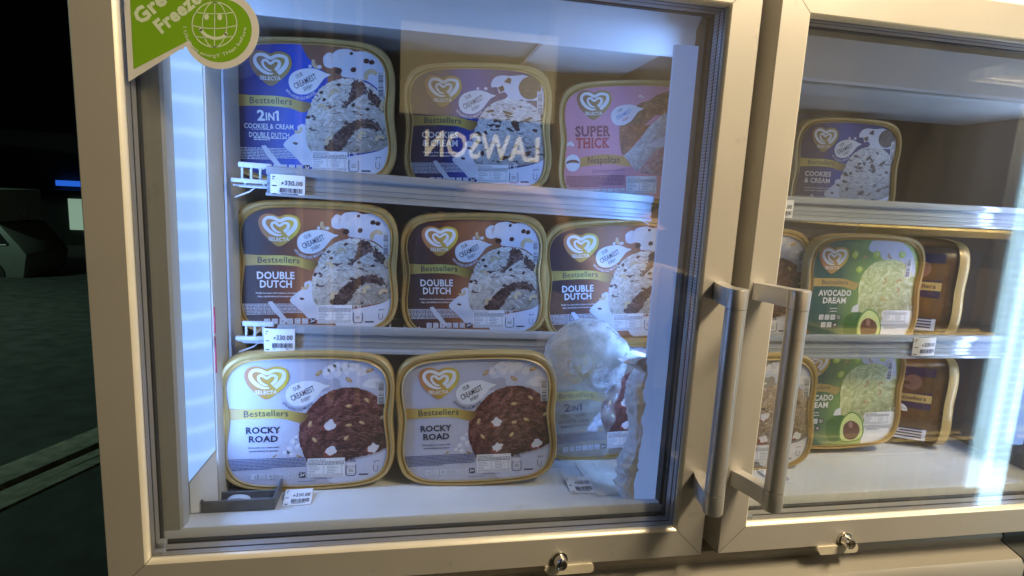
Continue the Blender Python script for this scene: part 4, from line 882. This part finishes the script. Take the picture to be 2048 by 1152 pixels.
# jagged ridge of frost growing on the centre post
def ridge():
    b = MB(); N = 240; z0, z1 = -.415, -.200; K = 30; rings_ = []
    outline = [(-.415, .0025), (-.400, .010), (-.380, .019), (-.365, .016), (-.352, .0185), (-.340, .007), (-.320, .003), (-.300, .004), (-.285, .009), (-.27, .0115), (-.25, .012), (-.235, .010), (-.222, .001), (-.214, .012), (-.208, .028), (-.203, .022), (-.199, .002)]
    def wd(z):
        for (a, wa), (c_, wc) in zip(outline, outline[1:]):
            if a <= z <= c_: t = (z - a) / (c_ - a); return wa + (wc - wa) * t
        return .001
    for i in range(N + 1):
        z = z0 + (z1 - z0) * i / N; w_ = wd(z); rg = []
        for k in range(K):
            t = 2 * math.pi * k / K; nn = .8 * noise.fractal(Vector((math.cos(t) * 2.6, math.sin(t) * 2.6, z * 55)), 1, 2, 6) + .5 * noise.noise(Vector((3, math.cos(t), z * 130)))
            q_ = 1 + .60 * nn
            rg.append((.3140 - w_ * .5 + (w_ * .5 + .005) * math.cos(t) * q_, .0705 + .0165 * math.sin(t) * (1 + .15 * nn), z + .0015 * nn))
        rings_.append(rg)
    b.rings(rings_, fr_ridge, cap0=True, cap1=True)
    o = b.build('frost_ridge', None, True); tag(o, 'jagged white ridge of frost growing down the lit centre post', 'frost'); return o
ridge()
# crumpled clear wrap hanging in front of the frosted tub
def wrap_mat():
    m, n, l, p = nt('clear_wrap'); p.inputs['Base Color'].default_value = (.42, .38, .31, 1); p.inputs['Roughness'].default_value = .25
    tc = n.new('ShaderNodeTexCoord'); a = n.new('ShaderNodeTexWave'); a.wave_type = 'RINGS'; a.inputs['Scale'].default_value = 11; a.inputs['Distortion'].default_value = 9; a.inputs['Detail'].default_value = 4; a.inputs['Detail Scale'].default_value = 1.2; l.new(tc.outputs['Object'], a.inputs['Vector'])
    mr = n.new('ShaderNodeMapRange'); mr.inputs[3].default_value = .10; mr.inputs[4].default_value = .42; l.new(a.outputs[1], mr.inputs[0]); l.new(mr.outputs[0], p.inputs['Alpha']); return m
b = MB(); NX, NZ = 36, 36; vs = []
for j in range(NZ + 1):
    for i in range(NX + 1):
        u, v = i / NX, j / NZ; x = .199 + .105 * u - .018 * (1 - v) * (u - .5) ; z = -.372 + .145 * v
        if u > .95: x += .003 * math.sin(v * 19)
        y = .128 + .006 * noise.fractal(Vector((u * 3, v * 3, 2)), 1, 2, 4) - .020 * v
        vs.append((x, y, z))
b.add(vs, [(j * (NX + 1) + i, j * (NX + 1) + i + 1, (j + 1) * (NX + 1) + i + 1, (j + 1) * (NX + 1) + i) for j in range(NZ) for i in range(NX)], wrap_mat())
tag(b.build('plastic_wrap', None, True), 'crumpled cloudy plastic wrap hanging under the lump of frost', 'plastic wrap')

# ------------------------------------------------------------------ green sticker on the left door
green = mat('green_sticker_print', (.20, .42, .012), .45, vary=.06, scale=20); stw = mat('white_sticker_edge', (.70, .70, .68), .45, vary=.04); stp = mat('pale_green_lettering', (.66, .78, .56), .45, vary=.03)
root = empty('energy_sticker', (-.2, .0055, .15)); tag(root, 'green and white sticker with a smiling globe on the upper left door glass', 'sticker')
fn = lambda u, v, d: (6.5101e-5 * u - 2.548e-6 * v - .267835 + .2, -d - .0001, 6.4859e-6 * u - 6.6797e-5 * v + .162230 - .15)
def sheet(cx, cy, rad, lft, tip, notch, mt, layer, P):
    pts = [lft[0], tip, notch]
    a0 = math.degrees(math.atan2(notch[1] - cy, notch[0] - cx)) % 360
    for k in range(41): a = R(a0 - (a0 + 78) * k / 40); pts.append((cx + rad * math.cos(a), cy + rad * math.sin(a)))
    pts += [(cx + 130, -760), (lft[0][0], -760)]
    P.poly(pts, mt, layer)
P = Print(fn, .0001); sheet(1375, 420, 527, [(52, -300)], (110, 1105), (830, 655), stw, 0, P)
P.poly([(764, 580), (800, 500), (900, 560), (845, 680)], stw, .5); P.build('sticker_sheet', root)
P = Print(fn, .0001); sheet(1362, 415, 436, [(135, -300)], (182, 935), (905, 560), green, 1, P); P.poly([(182, 935), (790, 408), (905, 560), (940, 470), (850, 330)], green, 1) if False else None
P.build('green_print', root)
P = Print(fn, .0001)
c, r0 = (1280, 332), 308
P.stroke([(c[0] + r0 * math.cos(R(t * 20)), c[1] + r0 * math.sin(R(t * 20))) for t in range(18)], 15, stp, 2, 3, True)
for kx in (.52, 0):
    for s_ in ((1, -1) if kx else (1,)): P.stroke([(c[0] + s_ * kx * r0 * math.cos(R(t)) * 1.05, c[1] + r0 * math.sin(R(t))) for t in range(-90, 91, 18)], 13, stp, 2)
for dy, bow, hw in ((-160, 22, .86), (20, 42, .99), (170, 22, .86)): P.stroke([(c[0] + hw * r0 * t, c[1] + dy + bow * (1 - t * t) - 10) for t in (-1, -.6, -.2, .2, .6, 1)], 13, stp, 2)
P.disc(1170, 228, 32, 40, stp, 3); P.disc(1350, 230, 34, 42, stp, 3)
P.stroke([(1085, 395), (1120, 440), (1180, 485), (1265, 518), (1350, 515), (1410, 490), (1440, 455)], [52, 44, 42, 44, 42, 42, 52], stp, 3)
P.poly([(1060, 400), (1080, 370), (1120, 400), (1090, 425)], stp, 3); P.poly([(1410, 440), (1450, 430), (1470, 480), (1425, 480)], stp, 3)
P.build('globe_print', root)
P = Print(lambda u, v, d: fn(u, v, d), .0001)
P.arctext('I USe Less energY THan beFore', 1285, 345, 436, 178, 3, 46, stp, 2, .012)
def big(st, x, y, w_, h, a):
    vs, fs = glyphs(st, .045); cc, ss = math.cos(R(-a)), math.sin(R(-a)); o = []
    for gx, gy in vs: X, Y = gx * w_, -gy * h; o.append((x + X * cc - Y * ss, y + X * ss + Y * cc))
    P.put(o, fs, stp, 2)
big('Green', 285, 335, 760, 195, 41); big('Freezer', 555, 452, 830, 185, 39)
vs, fs = glyphs('For the', .004); P.put([(70 + gy * 36, 135 - gx * 260) for gx, gy in [(a, -b + .5) for a, b in vs]], fs, greyp, 2)
P.build('lettering', root)

# ================================================================== THE STREET ON THE LEFT
asph = mat('dark_asphalt', (.062, .070, .062), .85, 0, .98, 5.5, .9, 22)
conc = mat('worn_concrete', (.30, .30, .23), .85, 0, .85, 16, .8, 30)
KR = Matrix.Translation((-2.035, 2.547, 0)) @ Matrix.Rotation(R(-24), 4, 'Z') @ Matrix.Translation((2.035, -2.547, 0))
kr = lambda P_: [tuple(KR @ Vector(p)) for p in P_]
b = MB(); b.add(kr([(-1.70, -12, -1.505), (60, -12, -1.505), (60, 80, -1.505), (-1.70, 80, -1.505)]), [(0, 1, 2, 3)], asph); tag(b.build('pavement'), kind='structure')
b = MB(); b.extr_x([(0, 0)] * 3, 0, 0, conc, False) if False else None
pr = [(-2.04, -1.62), (-2.03, -1.515), (-2.00, -1.492), (-1.82, -1.492), (-1.80, -1.512), (-1.60, -1.497), (-1.57, -1.52), (-1.57, -1.62)]
n = len(pr); S_ = 30; vs = []
for j in range(S_ + 1):
    for x, z in pr: vs.append((x + .012 * noise.noise(Vector((x * 3, j * .7, 0))), -2 + j * 1.2, z + .006 * noise.noise(Vector((x * 9, j * .9, 4)))))
b = MB(); b.add(kr(vs), [(j * n + i, j * n + i + 1, (j + 1) * n + i + 1, (j + 1) * n + i) for j in range(S_) for i in range(n - 1)], conc); tag(b.build('kerb', smooth=True), kind='structure')
b = MB(); ys = [-12, 3, 12, 80]; zs = [-1.60, -1.62, -2.3, -2.35]; b.add(kr([(x, y, z) for y, z in zip(ys, zs) for x in (-2.0, -60)]), [(2 * i, 2 * i + 1, 2 * i + 3, 2 * i + 2) for i in range(3)], asph); tag(b.build('road'), kind='structure')
# van
vb = mat('dull_white_van_paint', (.16, .19, .17), .45, .1, .15, 3); vg = mat('dark_van_glass', (.01, .012, .014), .1); cg = mat('corrugated_load_sheet', (.42, .52, .48), .4, .3, .25, 6)
root = empty('parked_van', (-9.3, 12, -2.3)); root.scale = (.85, .85, .85); tag(root, 'pale van with a ribbed roof load parked across the dark street', 'van')
b = MB(); pr = [(-2.2, .25), (2.25, .25), (2.35, .8), (2.2, 1.03), (1.85, 1.50), (-2.2, 1.50)]; n = len(pr)
b.add([(x, 0, z) for x, z in pr] + [(x, 1.7, z) for x, z in pr], [tuple(range(n)), tuple(range(2 * n - 1, n - 1, -1))] + [(i, (i + 1) % n, n + (i + 1) % n, n + i) for i in range(n)], vb); b.build('body', root, bevel=.04)
for x0, x1, sl in ((.2, 1.12, 0), (1.32, 1.78, .26)):
    b = MB(); b.add([(x0, -.012, 1.02), (x1 + sl, -.012, 1.02), (x1, -.012, 1.42), (x0, -.012, 1.42)], [(0, 1, 2, 3)], vg); b.build('window', root)
b = MB(); N = 34; top = []
for k in range(N + 1): x = -1.9 + 3.75 * k / N; y = -.05 - (.03 if k % 2 else 0); top.append((x, y))
b.add([(x, y, 1.55) for x, y in top] + [(x, y, 2.28) for x, y in top], [(i, i + 1, N + 2 + i, N + 1 + i) for i in range(N)], cg); b.box(-1.9, 1.85, -.04, 1.6, 1.54, 2.27, cg); b.build('roof_load', root)
for x in (-1.3, 1.55):
    b = MB(); b.tube([(x, -.03, .34), (x, .2, .34)], .34, rubber, 20); b.build('wheel', root, True)
b = MB(); b.box(1.62, 1.98, -.04, -.01, 1.02, 1.04, mat('pale_van_trim', (.8, .8, .78), .2)); b.build('side_trim', root)  # pale trim strip along the van's side
# distant lit shop
root = empty('lit_shop', (-11.3, 20, -2.35)); tag(root, 'small lit shop with a blue sign far across the dark street', 'shop')
dk_w = mat('dark_shop_wall', (.035, .045, .042), .7)
b = MB(); b.box(-6, 2.2, .3, 5, 0, 3.6, dk_w); b.build('wall', root)
def em(nm, col, s_):
    m, n_, l_, p_ = nt(nm); p_.inputs['Base Color'].default_value = tuple(col) + (1,); p_.inputs['Emission Color'].default_value = tuple(col) + (1,); p_.inputs['Emission Strength'].default_value = s_; return m
b = MB(); b.box(.55, 1.2, .22, .29, .55, 1.55, em('lit_window', (.30, .45, .34), .55)); b.build('window', root)
b = MB(); b.box(1.42, 1.52, .15, .22, .75, 1.55, em('tube_lamp', (.75, .95, .95), 1.6)); b.build('tube_lamp', root)
b = MB(); b.box(.3, 1.15, .10, .25, 1.95, 2.12, em('blue_sign', (.02, .12, .65), .8)); b.build('sign', root)
b = MB(); b.box(-.6, 1.7, -.6, .3, 1.78, 1.84, mat('shop_awning', (.05, .07, .07), .6)); b.build('awning', root)
# dark buildings closing the street
b = MB(); b.box(-30, -9.5, 26, 34, 0, 9, dk_w); o = b.build('street_building', None, loc=(0, 0, -2.35)); tag(o, 'dark unlit building behind the shop across the street', 'building')
b = MB(); b.add([(x, y, z) for x, y, z in ((-30, 15, 3.1), (-8.6, 15, 1.6), (-8.6, 12.5, 1.45), (-30, 12.5, 2.9), (-30, 15, 3.0), (-8.6, 15, 1.5), (-8.6, 12.5, 1.35), (-30, 12.5, 2.8))], [(0, 1, 2, 3), (4, 7, 6, 5), (0, 4, 5, 1), (1, 5, 6, 2), (2, 6, 7, 3), (3, 7, 4, 0)], mat('dark_canvas', (.05, .06, .055), .7)); o = b.build('street_awning'); tag(o, 'dark sloping awning above the van on the far side of the street', 'awning')
# street lamp (beyond the left edge of the frame)
root = empty('street_lamp', (-11.5, 5.5, -2.1)); tag(root, 'tall street lamp with a greenish light beyond the left edge of the street', 'street lamp')
b = MB(); b.tube([(0, 0, 0), (0, 0, 5.6), (.6, 0, 5.9), (1.2, 0, 5.9)], .06, dk_w, 8); b.build('pole', root, True)
b = MB(); b.box(1.0, 1.7, -.15, .15, 5.82, 5.9, em('street_lamp_glass', (.75, 1.0, .8), 3)); b.build('lamp_head', root)
area('street_light', (-10.1, 5.5, 3.65), (.25, 0, -1), .6, .3, 230, (.62, 1.0, .78))

# ================================================================== BEHIND THE PHOTOGRAPHER (seen mirrored in the glass)
wall_m = mat('warm_facade', (.36, .29, .19), .8, vary=.15, scale=1.5)
b = MB(); b.box(1.02, 7, -3.75, -3.55, -1.5, 1.45, wall_m); tag(b.build('shop_facade'), 'warm beige shop front wall behind the photographer', 'wall')
b = MB(); b.box(-6, 1.0, -6.2, -6.0, -1.5, 3, mat('dark_facade', (.03, .028, .025), .8)); tag(b.build('far_facade'), 'dark building wall across the forecourt behind the photographer', 'wall')
root = empty('shop_sign', (.48, -3.4, .2)); tag(root, 'lit cream sign box with slab lettering above the shop entrance behind the photographer', 'sign')
b = MB(); b.box(-.54, .53, -.25, 0, .32, .90, em('lit_sign_face', (1.0, .80, .46), .29)); b.build('sign_box', root)
P = Print(lambda u, v, d: (-u, .004 + d, v), .002)
P.text('LAWSON', -.035, .13, .80, .165, em('lit_lettering', (1.0, .86, .60), 1.3), 1, bold=.02); P.build('lettering', root)
b = MB(); b.box(-.56, .53, -.25, -.01, -.10, .315, mat('sign_backing', (.02, .025, .06), .6)); b.build('sign_backing', root)
for k, (x, y) in enumerate(((-.69, -3.3), (-.50, -3.3), (-.32, -3.3))):
    b = MB(); b.tube([(0, 0, 0), (0, 0, 2.9 - .1 * k)], .022, mat('warm_post', (.5, .36, .18), .5), 10); o = b.build('awning_post', None, loc=(x, y, -1.5), smooth=True); tag(o, ['awning post farthest from the lit shop sign', 'awning post between the two other posts', 'awning post nearest the lit shop sign'][k], 'post', 'awning posts behind the photographer')
# ceiling lamp of the forecourt: the warm light on the door frames
root = empty('ceiling_lamp', (1.12, -.70, 1.05)); tag(root, 'warm fluorescent ceiling lamp above and to the right of the freezer doors', 'lamp')
b = MB(); b.box(-.35, .35, -.10, .10, 0, .05, white_pl); b.build('lamp_body', root); b = MB(); b.tube([(-.32, 0, -.022), (.32, 0, -.022)], .014, em('warm_tube', (1.0, .78, .5), 3), 10); b.build('tube', root)
area('ceiling_light', (1.12, -.70, 1.0), (-.42, .35, -.80), .7, .12, 37, WARM)
root = empty('ceiling_lamp', (2.3, -2.3, 1.42)); tag(root, 'added warm lamp farther back brightening the beige shop front', 'lamp')  # unseen extra lamp, added to brighten the facade for its reflection
b = MB(); b.box(-.35, .35, -.10, .10, 0, .05, white_pl); b.build('lamp_body', root); b = MB(); b.tube([(-.32, 0, -.022), (.32, 0, -.022)], .014, em('facade_fill_tube', (1.0, .78, .5), 3), 10); b.build('tube', root)
area('facade_fill_light', (2.3, -2.3, 1.37), (-.1, -.6, -.8), .7, .12, 12, WARM)
root = empty('packet_fill_lamp', (2.05, -.85, .42)); tag(root, 'slim added lamp brightening the snack packets to the right behind the photographer', 'lamp')  # added lamp, lifts the packets so their mirror image shows
b = MB(); b.box(-.35, .35, -.03, .03, 0, .03, white_pl); b.build('lamp_body', root)
area('packet_fill_light', (2.05, -.85, .41), (0, -.65, -.75), .6, .05, 85, (1, .85, .65))
# snack shelf reflected in the right door
root = empty('snack_shelf', (1.9, -1.25, -1.5)); tag(root, 'dark shelf of colourful snack packets to the right behind the photographer', 'shelf')
rnd = random.Random(11); cols = [(.70, .10, .06), (.65, .32, .08), (.10, .14, .40), (.25, .30, .30), (.75, .60, .25), (.45, .08, .12)]
b = MB()
for z in (.35, .75, 1.12, 1.46): b.box(-.55, .9, -.02, .35, z - .02, z, mat('snack_shelf_board', (.35, .27, .10), .5))
b.build('shelf_board', root)
b = MB()
for z in (.35, .75, 1.12):
    x = -.52
    while x < .85: w_ = rnd.uniform(.06, .13); b.box(x, x + w_, -.01 + rnd.uniform(-.01, .02), .2, z + .002, z + rnd.uniform(.20, .31), mat('packet_%d' % rnd.randrange(6), cols[rnd.randrange(6)], .4)); x += w_ + .006
o = b.build('snack_packets', root); tag(o, kind='stuff')

# tall lamp of the neighbouring fridge, mirrored at the right edge of the right door
root = empty('strip_lamp', (1.83, -.75, -1.5)); tag(root, 'tall white ribbed strip lamp standing to the right behind the photographer', 'lamp')
b = MB(); b.box(-.02, .10, -.045, -.012, .55, 2.1, white_pl); b.build('lamp_body', root)
b = MB()
for k in range(4): b.tube([(-.002 + .020 * k, 0, .56), (-.012 + .020 * k, 0, 2.05)], .0088, tube_mat('ribbed_strip_cover', (.45, .72, .88), 7.0, 12.0) if k == 0 else b.mats[0], 8)
b.build('ribbed_cover', root, True)
# ------------------------------------------------------------------ the photographer
def skin_mesh(name, nodes, edges, rad, mt, parent, sub=2):
    me = bpy.data.meshes.new(name); me.from_pydata(nodes, edges, []); o = bpy.data.objects.new(name, me); C.objects.link(o); o.parent = parent
    sk = o.modifiers.new('skin', 'SKIN'); sk.use_smooth_shade = True
    for v, r_ in zip(me.skin_vertices[0].data, rad): v.radius = (r_, r_) if not isinstance(r_, tuple) else r_
    me.skin_vertices[0].data[0].use_root = True
    sb = o.modifiers.new('sub', 'SUBSURF'); sb.levels = sub; sb.render_levels = sub
    me.materials.append(mt); return o
skin_c = mat('skin', (.48, .27, .18), .5, vary=.08); shirt = mat('tan_shirt', (.40, .29, .17), .8, vary=.12, scale=12); trousers = mat('dark_trousers', (.05, .05, .06), .8)
root = empty('person', (.62, -1.12, -1.5)); tag(root, 'person in a tan shirt holding up a phone to take the picture', 'person')
off = Vector((.62, -1.12, -1.5))
Nn = lambda pts: [tuple(Vector(p) - off) for p in pts]
body = [(.70, -1.12, -.80), (.69, -1.12, -.62), (.68, -1.10, -.42), (.67, -1.07, -.26), (.67, -1.05, -.17), (.67, -1.02, -.06), (.67, -1.01, .01),
        (.50, -.99, -.22), (.335, -.81, .0), (.20, -.75, -.005), (.11, -.70, -.01), (.85, -1.08, -.26), (.92, -1.04, -.52), (.90, -.94, -.72), (.89, -.92, -.79),
        (.78, -1.12, -.88), (.79, -1.08, -1.15), (.80, -1.12, -1.42), (.80, -1.00, -1.47), (.62, -1.12, -.88), (.61, -1.08, -1.15), (.60, -1.12, -1.42), (.60, -1.00, -1.47)]
ed = [(0, 1), (1, 2), (2, 3), (3, 4), (4, 5), (5, 6), (3, 7), (7, 8), (8, 9), (9, 10), (3, 11), (11, 12), (12, 13), (13, 14), (0, 15), (15, 16), (16, 17), (17, 18), (0, 19), (19, 20), (20, 21), (21, 22)]
ra = [.13, .12, .13, .10, .052, .085, .075, .055, .046, .036, .030, .058, .045, .030, .028, .085, .055, .040, .035, .085, .055, .040, .035]
skin_mesh('body', Nn(body), ed, ra, skin_c, root)
skin_mesh('shirt', Nn([body[0], body[1], body[2], body[3], body[7], (.43, -.91, -.12), body[11], (.88, -1.06, -.40)]), [(0, 1), (1, 2), (2, 3), (3, 4), (4, 5), (3, 6), (6, 7)], [.15, .14, .15, .115, .072, .064, .072, .064], shirt, root)
skin_mesh('trousers', Nn([body[0], body[15], body[16], body[17], body[19], body[20], body[21]]), [(0, 1), (1, 2), (2, 3), (0, 4), (4, 5), (5, 6)], [.14, .10, .075, .06, .10, .075, .06], trousers, root)
b = MB(); bm_c = Vector((.67, -1.03, .005)) - off
vs = []; NN = 14
for j in range(NN + 1):
    for i in range(NN * 2):
        th = math.pi * .58 * j / NN; ph = 2 * math.pi * i / (NN * 2); vs.append((bm_c.x + .092 * math.sin(th) * math.cos(ph), bm_c.y - .01 + .105 * math.sin(th) * math.sin(ph), bm_c.z + .10 * math.cos(th)))
b.add(vs, [(j * 2 * NN + i, j * 2 * NN + (i + 1) % (2 * NN), (j + 1) * 2 * NN + (i + 1) % (2 * NN), (j + 1) * 2 * NN + i) for j in range(NN) for i in range(2 * NN)], mat('black_hair', (.012, .010, .010), .5)); b.build('hair', root, True)
for s_, hx, hy in ((1, .085, -.700),):
    for k in range(4):
        z = -.035 + .017 * k; L_ = (.030, .034, .033, .027)[k]
        skin_mesh('finger', Nn([(hx, hy, z), (hx - .030, hy + .008, z + .004), (hx - .030 - L_ * .5, hy + .020, z + .006), (hx - .030 - L_ * .6, hy + .034, z + .006)]), [(0, 1), (1, 2), (2, 3)], [.010, .0095, .0085, .007], skin_c, root, 1)
    skin_mesh('thumb', Nn([(hx, hy, -.05), (hx - .02, hy + .02, -.06), (hx - .045, hy + .028, -.05)]), [(0, 1), (1, 2)], [.012, .011, .008], skin_c, root, 1)
for k in range(4):                                         # relaxed hand at the side
    x = .875 + .014 * k; L_ = (.030, .034, .033, .027)[k]
    skin_mesh('finger', Nn([(x, -.92, -.80), (x, -.915, -.80 - L_), (x, -.900, -.80 - L_ * 1.7), (x, -.882, -.80 - L_ * 2.1)]), [(0, 1), (1, 2), (2, 3)], [.010, .0095, .0085, .007], skin_c, root, 1)
skin_mesh('thumb', Nn([(.868, -.92, -.785), (.852, -.905, -.81), (.852, -.89, -.84)]), [(0, 1), (1, 2)], [.012, .011, .008], skin_c, root, 1)
b = MB(); b.box(-.080, .080, -.0045, .0045, -.038, .038, mat('black_phone', (.02, .02, .022), .3)); o = b.build('phone', None, bevel=.003, loc=(.030, -.668, 0)); o.rotation_euler = (0, 0, R(-10)); tag(o, 'black smartphone held sideways in the hands of the person', 'phone')
